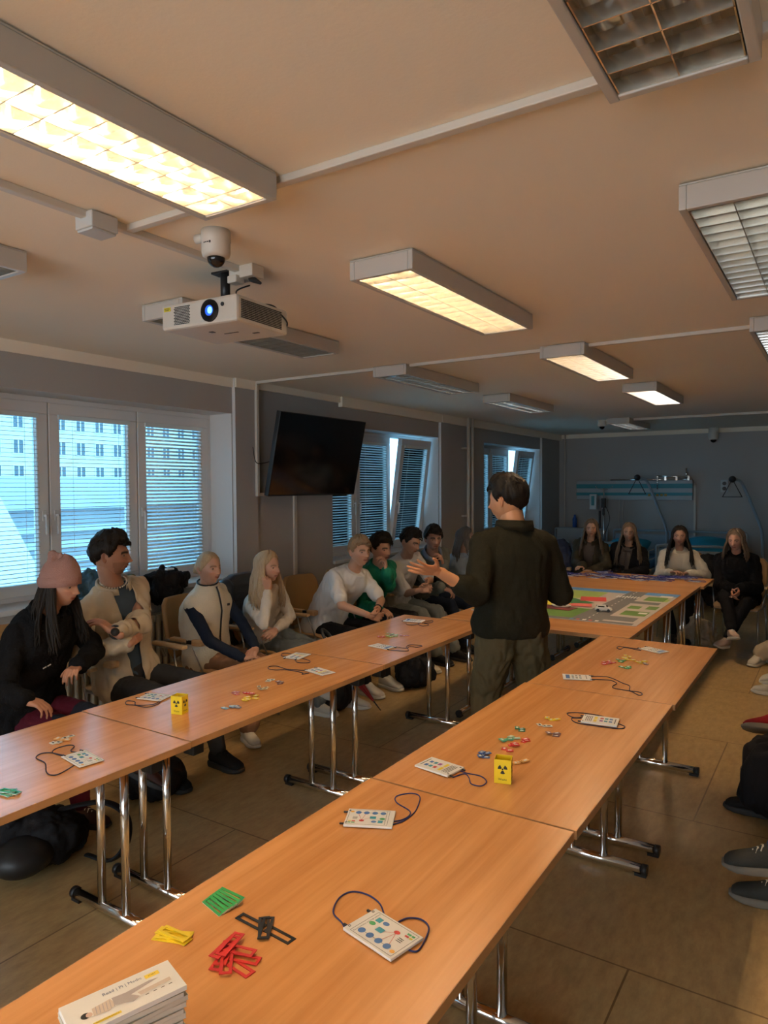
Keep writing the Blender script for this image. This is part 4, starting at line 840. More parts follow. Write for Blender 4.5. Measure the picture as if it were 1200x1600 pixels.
rect(bm, -1.45, x1-.05, 5.05, 5.22, z+.0002, 5); rect(bm, -1.45, x1-.05, 5.86, 5.98, z+.0002, 5); rect(bm, -2.0, x1-.03, 4.93, 5.0, z+.0002, 5)
for q in range(9): rect(bm, -1.61+.003*q, -1.60+.003*q, 5.0, 5.0, z, 8) if 0 else None
for q in range(8): rect(bm, -1.60+q*.024, -1.588+q*.024, 6.12, 6.22, z+.0005, 8)
for q in range(16): rect(bm, -1.515, -1.508, 4.96+q*.1, 5.0+q*.1, z+.0005, 8)
for (gx, gy, gw, gh, mi) in ((-1.36, 6.05, .16, .22, 4), (-1.38, 5.6, .09, .14, 4), (-1.25, 5.62, .08, .16, 4), (-1.36, 5.3, .18, .2, 4), (-1.28, 6.3, .1, .08, 8), (-1.25, 5.4, .06, .06, 8), (-1.2, 6.05, .03, .16, 2)):
    rect(bm, gx, gx+gw, gy, gy+gh, z+.0004, mi)
for q in range(5): rect(bm, -1.62+q*.045, -1.595+q*.045, 4.95, 4.985, z+.0006, (1, 6, 8, 6, 8)[q])
o = finish(bm, 'printed_map', MM, t)
def sheet(label, name, pts, mt, h=.006):
    bm = bmesh.new(); f = poly(bm, pts, TT+h+.001, 0); o = finish(bm, name, mt); md = o.modifiers.new('t', 'SOLIDIFY'); md.thickness = .0015
    tag(o, label, 'paper'); return o
sheet('bright yellow paper lying on the left part of the town map', 'paper_sheet', [(-2.2, 5.52), (-1.85, 5.42), (-1.79, 5.58), (-2.1, 5.78)], mat('yellow_paper', (.80, .68, .04), .6))
sheet('salmon red paper lying on the town map behind the white car', 'paper_sheet', [(-1.84, 5.45), (-1.62, 5.50), (-1.66, 5.64), (-1.80, 5.60)], mat('salmon_paper', (.72, .14, .13), .6), .0085)
sheet('dark red paper under the oval dish on the town map', 'paper_sheet', [(-2.1, 5.30), (-1.72, 5.25), (-1.70, 5.40), (-2.05, 5.44)], mat('maroon_paper', (.18, .03, .03), .6), .0065)
t = thing('oval_dish', 'white oval dish with small grey pieces on the town map', 'dish', (-1.83, 5.40, TT+.011))
bm = bmesh.new(); n = 28
rg = []
for (r, z) in ((.0, .001), (.052, .001), (.066, .011), (.07, .011), (.056, -.002), (.0, -.002)):
    rg.append([bm.verts.new(V((max(r, .0005)*1.15*math.cos(2*PI*k/n), max(r, .0005)*.8*math.sin(2*PI*k/n), z))) for k in range(n)])
for a, b in zip(rg, rg[1:]):
    for k in range(n): bm.faces.new((a[k], b[k], b[(k+1) % n], a[(k+1) % n])).smooth = True
finish(bm, 'dish', M_card, t)
bm = bmesh.new()
for k in range(6): cbox(bm, (-.035+k*.014, .006*(-1)**k, .005), (.011, .014, .008))
finish(bm, 'pieces', M_dark, t)
t = thing('toy_car', 'small white toy car on the road of the town map', 'toy car', (-1.49, 5.36, TT+.0058), math.radians(10))
bm = bmesh.new()
prof = [(-.062, .012), (-.063, .026), (-.055, .032), (-.045, .048), (.012, .05), (.034, .033), (.058, .028), (.063, .018), (.062, .012)]
a = [bm.verts.new(V((x, -.026, z))) for x, z in prof]; b = [bm.verts.new(V((x, .026, z))) for x, z in prof]
for v in a+b:
    if v.co.z > .04: v.co.y *= .82
for k in range(len(prof)): bm.faces.new((a[k], a[(k+1) % len(prof)], b[(k+1) % len(prof)], b[k]))
bm.faces.new(a[::-1]); bm.faces.new(b); finish(bm, 'car_body', mat('white_car_paint', (.75, .75, .73), .25), t, bevel=.003)
bm = bmesh.new()
for s in (-1, 1): cbox(bm, (-.014, s*.0235, .0395), (.048, .004, .011)); 
cbox(bm, (.024, 0, .040), (.014, .038, .010), M=None); cbox(bm, (-.049, 0, .040), (.006, .038, .01)); finish(bm, 'car_windows', M_dome, t)
for x in (-.038, .038):
    for s in (-1, 1):
        bm = bmesh.new(); tube(bm, [(x, s*.021, .0115), (x, s*.029, .0115)], .0115, 16); finish(bm, 'wheel', M_black, t)

# pile of name badges on the last table
bsrc = None
for k in range(40):
    x = -2.42+1.26*rnd.random(); y = 7.3+.46*rnd.random()
    if k < 12: x = -2.42+k*.105
    z = TT+.001+(k % 6)*.0022; a = rnd.uniform(-.5, .5)
    if bsrc is None:
        bsrc = thing('name_badge', '', 'name badge', (0, 0, 0), 0)
        bm = bmesh.new(); box(bm, -.055, .055, -.036, .036, 0, .003); finish(bm, 'badge', M_card, bsrc)
        bm = bmesh.new(); rect(bm, -.05, .05, .01, .03, .0034, 1); rect(bm, -.045, .02, -.02, -.008, .0034, 0); finish(bm, 'badge_print', CM, bsrc)
        bm = bmesh.new(); pts = [V((.0, .03, .006)), V((.09, .05, .012)), V((.13, .0, .005)), V((.05, -.05, .012)), V((-.06, -.06, .006)), V((-.11, .0, .013)), V((-.05, .05, .006))]
        tube(bm, smooth_curve([V((p.x*.85, p.y*.85, p.z)) for p in pts], 4, True), .0022, 5, closed=True); finish(bm, 'lanyard', mat('bright_blue_lanyard', (.03, .035, .22), .6, var=.2), bsrc)
        o = bsrc; o.location = (x, y, z); o.rotation_euler = (0, 0, a)
        o['label'] = 'white name badge with blue lanyard in the row on the last table'; o['group'] = 'name badges on the last table'
    else: o = dup(bsrc, (x, y, z), a)
# ------------------------------------------------------------------ people
def fabric(name, c, rough=.85, bump=.25, bscale=220, var=.08, sheen=.0, vscale=7):
    return mat('cloth_'+name, c, rough, bump=bump, bscale=bscale, var=var, vscale=vscale, sheen=sheen, spec=.12)
def hairmat(name, c, c2):
    nm = 'hair_'+name
    if nm in MATS: return MATS[nm]
    m, t, b = nt(nm); N = t.nodes; L = t.links
    tc = N.new('ShaderNodeTexCoord'); mp = N.new('ShaderNodeMapping'); mp.inputs['Scale'].default_value = (190, 190, 14); L.new(tc.outputs['Object'], mp.inputs['Vector'])
    n = N.new('ShaderNodeTexNoise'); n.inputs['Scale'].default_value = 1; n.inputs['Detail'].default_value = 4; L.new(mp.outputs[0], n.inputs['Vector'])
    mx = N.new('ShaderNodeMix'); mx.data_type = 'RGBA'; mx.inputs[6].default_value = (*c, 1); mx.inputs[7].default_value = (*c2, 1)
    L.new(n.outputs['Fac'], mx.inputs[0]); L.new(mx.outputs[2], b.inputs['Base Color']); b.inputs['Roughness'].default_value = .55; b.inputs['Specular IOR Level'].default_value = .2
    bp = N.new('ShaderNodeBump'); bp.inputs['Strength'].default_value = .6; bp.inputs['Distance'].default_value = .004; L.new(n.outputs['Fac'], bp.inputs['Height']); L.new(bp.outputs[0], b.inputs['Normal'])
    MATS[nm] = m; return m
def ik(a, t, hint, l1, l2):
    a, t, hint = V(a), V(t), V(hint); d = (t-a).length
    if d > (l1+l2)*.995: k = d/((l1+l2)*.995); l1 *= k; l2 *= k
    if d < abs(l1-l2)+.02: d = abs(l1-l2)+.02
    u = (t-a).normalized(); x = (l1*l1-l2*l2+d*d)/(2*d); y = math.sqrt(max(l1*l1-x*x, 0))
    w = hint-a; w = w-u*w.dot(u)
    if w.length < 1e-5: w = perp(u)[0]
    return a+u*x+w.normalized()*y
def g_(x, s): return math.exp(-(x*x)/(2*s*s))
def head_point(az, el, sex, fat=0.0, feat=True):
    a, b, c = .096, .0755+fat*.01, .118
    ca = math.cos(el)
    x, y, z = a*ca*math.cos(az), b*ca*math.sin(az), c*math.sin(el)
    q = -z/c
    if q > 0:
        y *= 1-(.36-fat*.2)*q**1.6
        if x > 0: x *= 1+.02*q
        else: x *= 1-.42*q**1.2
    else:
        y *= 1+.03*(-q)*(1+q)*4
        if x < 0: x *= 1.07
    if x > 0: x += .006*g_(abs(y), .035)*(1 if q < .9 else 0)
    if feat and x > .02:
        ay = abs(y)
        # forehead / brow / sockets / nose / cheeks / mouth / chin
        x -= .004*g_(ay, .05)*g_(z-.058, .022)
        x += (.0045 if sex == 'm' else .002)*g_(z-.022, .008)*g_(ay-.02, .025)
        x -= .010*g_(ay-.031, .0135)*g_(z-.002, .0115)
        t = (.022-z)/.057
        if 0 < t < 1.18:
            h = .0235*(t if t < 1 else max(0, 1-(t-1)*5.5))*(.55+.45*t if t < 1 else 1)
            x += h*g_(y, .0062+.0042*min(t, 1))
        x += .008*g_(ay-.0105, .0055)*g_(z+.031, .006)
        x += .0055*g_(ay-.043, .017)*g_(z+.022, .017)
        x += .0065*g_(y, .021)*g_(z+.060, .013)
        x += .0028*g_(y, .019)*(g_(z+.0565, .0034)+g_(z+.068, .004))
        x -= .0048*g_(y, .021)*g_(z+.0622, .0022)
        x -= .004*g_(y, .02)*g_(z+.081, .006)
        x += .0085*g_(y, .019)*g_(z+.100, .012)
    return V((x, y, z))
HN, HM = 88, 68
def head_geo(M, s, skin, sp):
    vs, fs, cs = [], [], []
    sex = sp.get('sex', 'm'); fat = sp.get('fat', 0); brow = sp.get('brow', (.05, .03, .02)); lip = sp.get('lip', (skin[0]*.72, skin[1]*.36, skin[2]*.36))
    smile = sp.get('smile', 0)
    for i in range(HM+1):
        el = -PI/2+PI*i/HM
        for j in range(HN):
            t = 2*PI*j/HN
            az = t - .42*math.sin(t)   # denser at the face
            p = head_point(az, el, sex, fat)
            c = list(skin)
            if p.x > .03:
                ay = abs(p.y); zz = p.z - smile*.004*(ay/.02)**2
                if ay < .023 and -.0725 < zz < -.0535: 
                    k = min(1, (1-(ay/.0235)**2)*2.2)*g_(zz+.0625, .0065); c = [c[q]*(1-k)+lip[q]*k for q in range(3)]
                    k = .85*g_(zz+.0622, .0016)*g_(ay, .018); c = [c[q]*(1-k)+lip[q]*.25*k for q in range(3)]
                bz = .0205-.0035*((ay-.03)/.016)**2
                if .011 < ay < .050:
                    k = min(1, 1.5*g_(p.z-bz, .0046)*(1 if sex == 'm' else .55)); c = [c[q]*(1-k)+brow[q]*k for q in range(3)]
                if sp.get('beard') and p.z < -.035:
                    k = sp['beard']*(max(g_(p.z+.047, .004)*g_(ay, .026), (g_(ay, .03) if p.z < -.077 else 0)*.9, .45*(1 if ay > .03 else 0)))
                    c = [c[q]*(1-k)+brow[q]*k for q in range(3)]
                k = .35*g_(p.z+.030, .012)*g_(ay-.04, .015); c = [c[0], c[1]*(1-k*.35), c[2]*(1-k*.35)]
            vs.append(M @ (p*s)); cs.append(c)
    for i in range(HM):
        for j in range(HN):
            a, b = i*HN+j, i*HN+(j+1) % HN
            fs.append((a, b, b+HN, a+HN))
    # eyes
    for sd in (-1, 1):
        ec = V((.0745, sd*.0305, .001)); er = .0118; o = len(vs); n, mm = 16, 10
        look = V((1, sp.get('gaze', 0), sp.get('gazez', -.05))).normalized()
        for i in range(mm+1):
            ph = PI*i/mm
            for j in range(n):
                d = V((math.cos(ph), math.sin(ph)*math.cos(2*PI*j/n), math.sin(ph)*math.sin(2*PI*j/n)))
                k = d.dot(look); c = (.008, .008, .008) if k > .94 else (sp.get('iris', (.05, .03, .018)) if k > .80 else (.36, .32, .30))
                vs.append(M @ ((ec+d*er)*s)); cs.append(c)
        for i in range(mm):
            for j in range(n): fs.append((o+i*n+j, o+(i+1)*n+j, o+(i+1)*n+(j+1) % n, o+i*n+(j+1) % n))
        # upper and lower lid
        for up_, c0, c1 in ((1, .18, 1.25), (-1, -.38, -1.2)):
            o = len(vs); n, mm = 14, 5
            for i in range(mm+1):
                e = c0+(c1-c0)*i/mm
                for j in range(n+1):
                    a = -1.25+2.5*j/n
                    e2 = e - (.25*(a/1.25)**2 if up_ > 0 else -.2*(a/1.25)**2)
                    d = V((math.cos(e2)*math.cos(a), math.cos(e2)*math.sin(a), math.sin(e2)))
                    vs.append(M @ ((ec+d*(er+.0013))*s)); cs.append([.22*q for q in skin] if i == 0 and up_ > 0 else [q*.93 for q in skin])
            for i in range(mm):
                for j in range(n):
                    f = (o+i*(n+1)+j, o+i*(n+1)+j+1, o+(i+1)*(n+1)+j+1, o+(i+1)*(n+1)+j); fs.append(f if up_ > 0 else f[::-1])
    # ears
    for sd in (-1, 1):
        o = len(vs); n, mm = 16, 12
        for i in range(mm+1):
            ph = PI*i/mm
            for j in range(n):
                th = 2*PI*j/n
                d = V((math.sin(ph)*math.cos(th), math.cos(ph), math.sin(ph)*math.sin(th)))
                p = V((d.x*.0175, d.y*.0075, d.z*.031)); p.x *= 1+.18*(d.z > 0)*d.z
                if d.z < 0: p.x *= 1+.35*d.z
                if d.y > .1: p.y -= .0085*g_(d.x-.15, .42)*g_(d.z-.05, .5)*d.y
                p = V((p.x, p.y+.25*-p.x*0, p.z)); ang = .38
                q = V((p.x*math.cos(ang)-p.y*math.sin(ang), p.x*math.sin(ang)+p.y*math.cos(ang), p.z))
                q = V((-.010+q.x, .0765+fat*.008 - q.x*.55*1 + p.y, -.006+q.z)); q.y *= sd
                vs.append(M @ (q*s)); cs.append([skin[0]*.97, skin[1]*.86, skin[2]*.84])
        for i in range(mm):
            for j in range(n):
                f = (o+i*n+j, o+i*n+(j+1) % n, o+(i+1)*n+(j+1) % n, o+(i+1)*n+j); fs.append(f if sd > 0 else f[::-1])
    return vs, fs, cs
def hand_mesh(W, d, n, side, s, curl=.5, voxel=.0042, thumb=.6, spread=.12):
    """W wrist, d finger direction, n direction the palm faces, side = +1 thumb along d x n"""
    d = V(d).normalized(); n = V(n); n = (n-d*n.dot(d)).normalized(); t = d.cross(n)*side
    bm = bmesh.new()
    capsule(bm, W-d*.03*s, W+d*.015*s, .024*s, .025*s)
    lens = [(.044, .026, .021), (.049, .030, .022), (.045, .028, .022), (.035, .021, .019)]; offs = [.029, .010, -.010, -.029]; pl = [.090, .094, .090, .082]
    for k in range(4):
        kn = W+d*pl[k]*s+t*offs[k]*s-n*.004*s
        capsule(bm, W+d*.012*s+t*offs[k]*.55*s, kn, .0145*s, .0112*s)
        capsule(bm, W+d*.03*s+t*offs[k]*.8*s+n*.006*s, kn+n*.004*s-d*.012*s, .012*s, .008*s)
        a = spread*(offs[k]/.029); dd = (d*math.cos(a)+t*math.sin(a)).normalized(); p = kn; ang = curl*(.7+.12*k)
        tot = 0
        for q in range(3):
            tot += ang*(.8, 1.05, .7)[q]
            v = dd*math.cos(tot)+n*math.sin(tot); e = p+v*lens[k][q]*s
            r0 = (.0092, .0083, .0076)[q]*s; r1 = (.0083, .0076, .0062)[q]*s
            capsule(bm, p, e, r0, r1, 10); p = e
    b = W+d*.028*s+t*.024*s+n*.006*s
    m1 = b+(d*.55+t*.75+n*.25).normalized()*.036*s; capsule(bm, W+d*.018*s+t*.012*s, b, .015*s, .0145*s); capsule(bm, b, m1, .0145*s, .0108*s)
    m2 = m1+(d*.9+t*(.5-.5*thumb)+n*(.1+.5*thumb)).normalized()*.030*s; capsule(bm, m1, m2, .0105*s, .0092*s, 10)
    m3 = m2+(d*1.0+t*(.25-.4*thumb)+n*(.1+.6*thumb)).normalized()*.025*s; capsule(bm, m2, m3, .0092*s, .0072*s, 10)
    return remeshed(bm, voxel, 3, .45)
def mesh_lists(me):
    return [v.co.copy() for v in me.vertices], [tuple(p.vertices) for p in me.polygons]
def wrinkle(me, amp, sc=9, seed=0):
    me.update()
    nr = [v.normal.copy() for v in me.vertices]
    for v, n in zip(me.vertices, nr):
        p = v.co*sc+V((seed, seed*.7, 0)); q = V((v.co.x*sc*2.4, v.co.y*sc*2.4, v.co.z*sc*1.2+seed))
        k = noise.noise(p)*.55+(abs(noise.noise(q))-.25)*.9
        v.co += n*amp*k
def mesh_from(vs, fs, name='m'):
    me = bpy.data.meshes.new(name); me.from_pydata([tuple(v) for v in vs], [], fs); me.update(); return me
def split_mesh(me, pred):
    """faces where pred(centre) is true / the rest, as two lists of polygons"""
    vs, fs = mesh_lists(me); A, B = [], []
    for f in fs:
        c = sum((vs[i] for i in f), V())/len(f); (A if pred(c) else B).append(f)
    def sub(fl):
        idx = {}; nv = []; nf = []
        for f in fl:
            g = []
            for i in f:
                if i not in idx: idx[i] = len(nv); nv.append(vs[i])
                g.append(idx[i])
            nf.append(tuple(g))
        return mesh_from(nv, nf)
    return sub(A), sub(B)

def relax_border(me, it=6):
    cnt = {}
    for p in me.polygons:
        for e in p.edge_keys: cnt[e] = cnt.get(e, 0)+1
    nb = {}
    for (a, b), c in cnt.items():
        if c == 1: nb.setdefault(a, []).append(b); nb.setdefault(b, []).append(a)
    for _ in range(it):
        new = {v: (me.vertices[v].co*.4+sum((me.vertices[i].co for i in q), V())/len(q)*.6) for v, q in nb.items() if len(q) == 2}
        for v, c in new.items(): me.vertices[v].co = c
def person(key, label, S):
    """S: look of the person; the pose comes from PEOPLE[key]"""
    P = PEOPLE[key]; s = S.get('scale', 1.0); ph = math.radians(P['phi']); l = V((-math.sin(ph), math.cos(ph), 0)); vox = S.get('voxel', .011)
    head = V(P['head']); hip = V(P['hip']); nk = V(P['neck']); nk = head+(nk-head).normalized()*.172*s
    if (nk-head).normalized().z > -.75: nk = head+(V((nk.x-head.x, nk.y-head.y, -.8*(nk-head).length))).normalized()*.172*s
    spine = nk-hip; sp = spine.length; su = spine.normalized(); l = (l-su*l.dot(su)).normalized(); f = l.cross(su)
    w = S.get('width', 1.0)*s; belly = S.get('belly', 0)
    slouch = S.get('slouch', .03)
    def spt(t): return hip+spine*t - f*slouch*math.sin(PI*min(max(t, 0), 1))
    def rings(off, lo=-.12, hi=1.0, neck=True):
        prof = [(-.14, .12, .09), (-.06, .165, .118), (.04, .172, .124), (.22, .150, .112), (.40, .152, .112), (.60, .168, .118), (.76, .172, .118), (.87, .150, .100), (.94, .112, .082), (1.0, .075, .068)]
        out = []
        for t, a, b in prof:
            if t < lo or t > hi+.001: continue
            bb = belly*g_(t-.3, .22)
            out.append((spt(t)+f*(.012+bb*.5), l, f, a*w+off, b*s+off*1.1+bb, 2.4))
        return out
    sw = S.get('shoulder', .172 if S.get('sex', 'm') == 'm' else .152)*s
    sht = S.get('sh_t', .865); shL = spt(sht)+l*sw; shR = spt(sht)-l*sw
    ua, fa = S.get('ua', .285)*s, S.get('fa', .25)*s
    wL, wR = V(P['wL']), V(P['wR'])
    eL = ik(shL, wL, P['eL'], ua, fa); eR = ik(shR, wR, P['eR'], ua, fa)
    hjL = hip+l*.088*s-su*.01; hjR = hip-l*.088*s-su*.01
    aL, aR = V(P['aL']), V(P['aR']); th, sn = .44*s, .41*s
    kL = ik(hjL, aL, P['kL'], th, sn); kR = ik(hjR, aR, P['kR'], th, sn)
    ar = S.get('arm_r', 1.0)*(1 if S.get('sex', 'm') == 'm' else .85); lr = S.get('leg_r', 1.0)
    root = thing('person', label, 'person', (hip.x, hip.y, 0), 0)
    inv = Matrix.Translation(-V((hip.x, hip.y, 0)))
    def add(me, name, m_, parent=root, sm=True):
        me.transform(inv); return link(name, me, m_, parent, sm)
    # ---- body: one continuous skin
    bm = bmesh.new(); loft(bm, rings(-.022))
    nkr = (.058 if S.get('sex', 'm') == 'm' else .048)*s*S.get('neck_r', 1)
    Mh = Matrix.Translation(head) @ Matrix.Rotation(math.radians(P['hy']), 4, 'Z') @ Matrix.Rotation(-math.radians(P['hp']), 4, 'Y') @ Matrix.Rotation(math.radians(P.get('hr', 0)), 4, 'X')
    hf = (Mh.to_3x3() @ V((1, 0, 0)))
    capsule(bm, nk-su*.03, head-hf*.018*s-V((0, 0, .06*s)), nkr*1.08, nkr)
    for sh, e, wr in ((shL, eL, wL), (shR, eR, wR)):
        capsule(bm, sh, e, .046*s*ar, .038*s*ar); capsule(bm, e, wr, .038*s*ar, .0255*s*ar); capsule(bm, spt(.9), sh, .05*s, .046*s*ar)
    for hj, k, an in ((hjL, kL, aL), (hjR, kR, aR)):
        capsule(bm, hj, k, .074*s*lr, .05*s*lr); capsule(bm, k, an, .048*s*lr, .033*s*lr); capsule(bm, hip, hj, .08*s, .074*s)
    me = remeshed(bm, vox, 3); vs, fs = mesh_lists(me); skin = S.get('skin', (.50, .27, .18)); cs = [skin]*len(vs)
    hs = s*S.get('head_scale', 1.0 if S.get('sex', 'm') == 'm' else .94)
    a, b, c = head_geo(Mh, hs, skin, S); o = len(vs); vs += a; fs += [tuple(i+o for i in q) for q in b]; cs += c
    for sd, wr, e, hd in ((1, wL, eL, V(P['hdL'])), (-1, wR, eR, V(P['hdR']))):
        key2 = 'L' if sd > 0 else 'R'
        dv = (hd-wr).normalized() if (hd-wr).length > .01 else (wr-e).normalized()
        pn = V(S.get('palm'+key2, (0, 0, -1)))
        # thumb side: left hand palm down pointing forward has the thumb to the right
        hm = hand_mesh(wr, dv, pn, -1 if sd > 0 else 1, hs*(.98 if S.get('sex', 'm') == 'm' else .93), S.get('curl'+key2, .45), S.get('hvox', .0045), S.get('thumb'+key2, .5), S.get('spread', .10))
        a, b = mesh_lists(hm); o = len(vs); vs += a; fs += [tuple(i+o for i in q) for q in b]; cs += [(skin[0], skin[1]*.94, skin[2]*.92)]*len(a); bpy.data.meshes.remove(hm)
    me = mesh_from(vs, fs, 'body'); at = me.color_attributes.new('tone', 'FLOAT_COLOR', 'POINT')
    at.data.foreach_set('color', [x for c_ in cs for x in (*c_, 1.0)])
    add(me, 'body', M_skin)
    # ---- trousers
    tm = S['trousers']; to = S.get('trouser_loose', .012)
    bm = bmesh.new(); loft(bm, [r for r in rings(.010, hi=.25) if True][:5])
    for hj, k, an in ((hjL, kL, aL), (hjR, kR, aR)):
        e_ = an+(k-an).normalized()*.03
        capsule(bm, hip+(hj-hip)*.6, hj, .086*s, .084*s*lr+to*.5); capsule(bm, hj, k, .079*s*lr+to, .056*s*lr+to); capsule(bm, k, e_, .056*s*lr+to, (.04*s*lr if to < .02 else .052*s)+to*.8)
    me = remeshed(bm, vox, 3); wrinkle(me, .012 if to < .02 else .02, 9, hsh(key) % 7)
    if S.get('legging_panel'):
        def pr(c): 
            q = (c-kL).length < .19 and (c-kL).dot(kL-hjL) > -.02*0-.03
            return q
        A, B = split_mesh(me, pr); add(A, 'knee_panel', S['legging_panel']); me = B
    tr = add(me, 'trousers', tm)
    # ---- top
    off = S.get('top_off', .012); so = S.get('sleeve_off', .010); sl = S.get('sleeve', 2.0); arr = ar
    def top_mesh(off, so, sl, sleeves=True, lo=-.12, hemflare=0):
        bm = bmesh.new(); rg = rings(off, lo)
        loft(bm, rg)
        if sleeves:
            for sh, e, wr in ((shL, eL, wL), (shR, eR, wR)):
                capsule(bm, spt(.94), sh, .055*s+so, .05*s*arr+so); capsule(bm, spt(.8), sh, .06*s+so, .05*s*arr+so)
                if sl >= 1:
                    capsule(bm, sh, e, .05*s*arr+so, .042*s*arr+so); capsule(bm, e, e+(wr-e)*(sl-1)*.96, .043*s*arr+so, .03*s*arr+so+.004)
                else: capsule(bm, sh, sh+(e-sh)*sl, .05*s*arr+so, .050*s*arr+so*1.6)
        me = remeshed(bm, vox, 3); return me
    loc = lambda c: ((c-hip).dot(l), (c-spt((c-hip).dot(su)/sp)).dot(f), (c-hip).dot(su)/sp)
    kind = S['top']; tmat = S['top_mat']
    if kind in ('tee', 'sweater'):
        me = top_mesh(off, so, sl); wrinkle(me, S.get('wr', .020), 8, hsh(label) % 9); add(me, 't_shirt' if kind == 'tee' else 'sweater', tmat)
        bm = bmesh.new(); cc = spt(.985)+f*.008; tube(bm, [cc+l*(nkr+.014)*math.cos(a)+f*(nkr+.018)*math.sin(a)-su*.012*max(0, math.sin(a)) for a in [2*PI*k/20 for k in range(20)]], .0075, 6, closed=True)
        me = bpy.data.meshes.new('c'); bm.to_mesh(me); bm.free(); add(me, 'neckband', tmat)
    if kind == 'jacket':
        if S.get('under'):
            bm = bmesh.new(); loft(bm, rings(.009)); me = remeshed(bm, vox, 3); wrinkle(me, .006, 8); add(me, S.get('under_name', 't_shirt'), S['under'])
        me = top_mesh(off, so, sl); wrinkle(me, S.get('wr', .022), 8, hsh(label) % 9)
        ow = S.get('open', .05)
        if ow:
            def pr(c):
                a, b, h = loc(c); sh_ = S.get('open_shift', 0)
                wd = ow*(.55+.75*max(0, h)) if h < .9 else ow*1.25
                return b > .02 and abs(a-sh_) < wd and (c-shL).length > .07 and (c-shR).length > .07 and min((c-eL).length, (c-eR).length, (c-wL).length, (c-wR).length) > .085 and h < 1.05
            A, B = split_mesh(me, pr); bpy.data.meshes.remove(A); me = B; relax_border(me)
        o = add(me, 'jacket', tmat); md = o.modifiers.new('t', 'SOLIDIFY'); md.thickness = .006; md.offset = 0
        if S.get('collar', 1):
            cr = S.get('collar_r', .018); ch = S.get('collar_h', .05); bm = bmesh.new(); n = 22
            a0 = .35 if ow else .12; rows = []
            for q, (hh, rr) in enumerate(((0, .016), (ch, .022), (ch*1.02, .034), (ch*.25, .044))):
                row = []
                for k in range(n+1):
                    a = PI/2+a0+(2*PI-2*a0)*k/n
                    row.append(bm.verts.new(spt(.97)+f*.01+l*(nkr+rr)*math.cos(a)+f*(nkr+rr+.01)*math.sin(a)+su*(hh-.02*max(0, math.sin(a)))))
                rows.append(row)
            for r0, r1 in zip(rows, rows[1:]):
                for k in range(n): bm.faces.new((r0[k], r0[k+1], r1[k+1], r1[k])).smooth = True
            me = bpy.data.meshes.new('c'); bm.to_mesh(me); bm.free(); o = add(me, 'collar', S.get('collar_mat', tmat)); md = o.modifiers.new('t', 'SOLIDIFY'); md.thickness = .005
    if kind == 'vest':
        me = top_mesh(.006, .006, sl); wrinkle(me, .008, 9); add(me, 'shirt', S['under'])
        bm = bmesh.new(); rg = rings(.026); rg[-1] = (*rg[-1][:3], rg[-1][3]*.95, rg[-1][4], 2.2); rg.append((spt(1.0)+su*.055+f*.006, l, f, nkr+.026, nkr+.026, 2.1)); loft(bm, rg)
        for sh in (shL, shR): capsule(bm, spt(.9), spt(.9)+(sh-spt(.9))*.9, .068*s, .066*s)
        me = remeshed(bm, vox, 3); wrinkle(me, .012, 7); add(me, 'vest', tmat)
        def frontstrip(a0, h0, h1, r, name, mt, n=14):
            bm = bmesh.new(); pts = []
            for k in range(n+1):
                h = h0+(h1-h0)*k/n
                # front surface of the vest at that height
                prof = [(x[0], x[4]) for x in rg]; hh = [((x[0]-hip).dot(su)/sp, x[4], x[0]) for x in rg]
                for p0, p1 in zip(hh, hh[1:]):
                    if p0[0] <= h <= p1[0] or p1 is hh[-1]:
                        t = (h-p0[0])/max(p1[0]-p0[0], 1e-4); c = p0[2]+(p1[2]-p0[2])*t; pts.append(c+f*(p0[1]+(p1[1]-p0[1])*t+.002)+l*a0); break
            tube(bm, pts, r, 6); me = bpy.data.meshes.new('z'); bm.to_mesh(me); bm.free(); return add(me, name, mt)
        zp = frontstrip(0, .0, 1.08, .0085, 'zip', M_black)
        z2 = frontstrip(.001, .0, 1.08, .0045, 'zip_tape', tmat); z2.location += f*.006
        bm = bmesh.new(); cc = spt(1.0)+su*.055+f*.006; tube(bm, [cc+l*(nkr+.022)*math.cos(a)+f*(nkr+.022)*math.sin(a) for a in [2*PI*k/22 for k in range(22)]], .006, 6, closed=True)
        me = bpy.data.meshes.new('c'); bm.to_mesh(me); bm.free(); add(me, 'collar_trim', M_black)
    # ---- cuffs
    if S.get('cuff'):
        for wr, e in ((wL, eL), (wR, eR)):
            bm = bmesh.new(); d_ = (wr-e).normalized(); capsule(bm, wr-d_*.07*s, wr-d_*.005, .042*s, .040*s); me = remeshed(bm, .006, 2); wrinkle(me, .004, 30); add(me, 'cuff', S['cuff'])
    # ---- shoes
    sm_ = S.get('shoes', (M_black, M_card))
    for sd, an, k in ((1, aL, kL), (-1, aR, kR)):
        if S.get('noshoes'): break
        shin = (an-k).normalized(); fdir = V(S.get('foot'+('L' if sd > 0 else 'R'), (math.cos(ph), math.sin(ph), 0 if an.z < .13 else -.35))).normalized()
        upv = -shin if an.z > .13 else V((0, 0, 1)); sidev = upv.cross(fdir).normalized(); upv = fdir.cross(sidev).normalized()
        Ms = Matrix((fdir, sidev, upv)).transposed().to_4x4(); Ms.translation = an - upv*.09 if an.z > .13 else V((an.x, an.y, 0))
        k_ = s*(1 if S.get('sex', 'm') == 'm' else .9)
        bm = bmesh.new()
        X, Y, Z = V((1, 0, 0)), V((0, 1, 0)), V((0, 0, 1))
        rg = [(-.068, .028, .030, .050), (-.055, .036, .040, .062), (-.03, .038, .052, .072), (.0, .038, .058, .076), (.04, .040, .044, .062), (.085, .045, .032, .050), (.13, .047, .025, .042), (.165, .040, .020, .036), (.185, .024, .012, .028)]
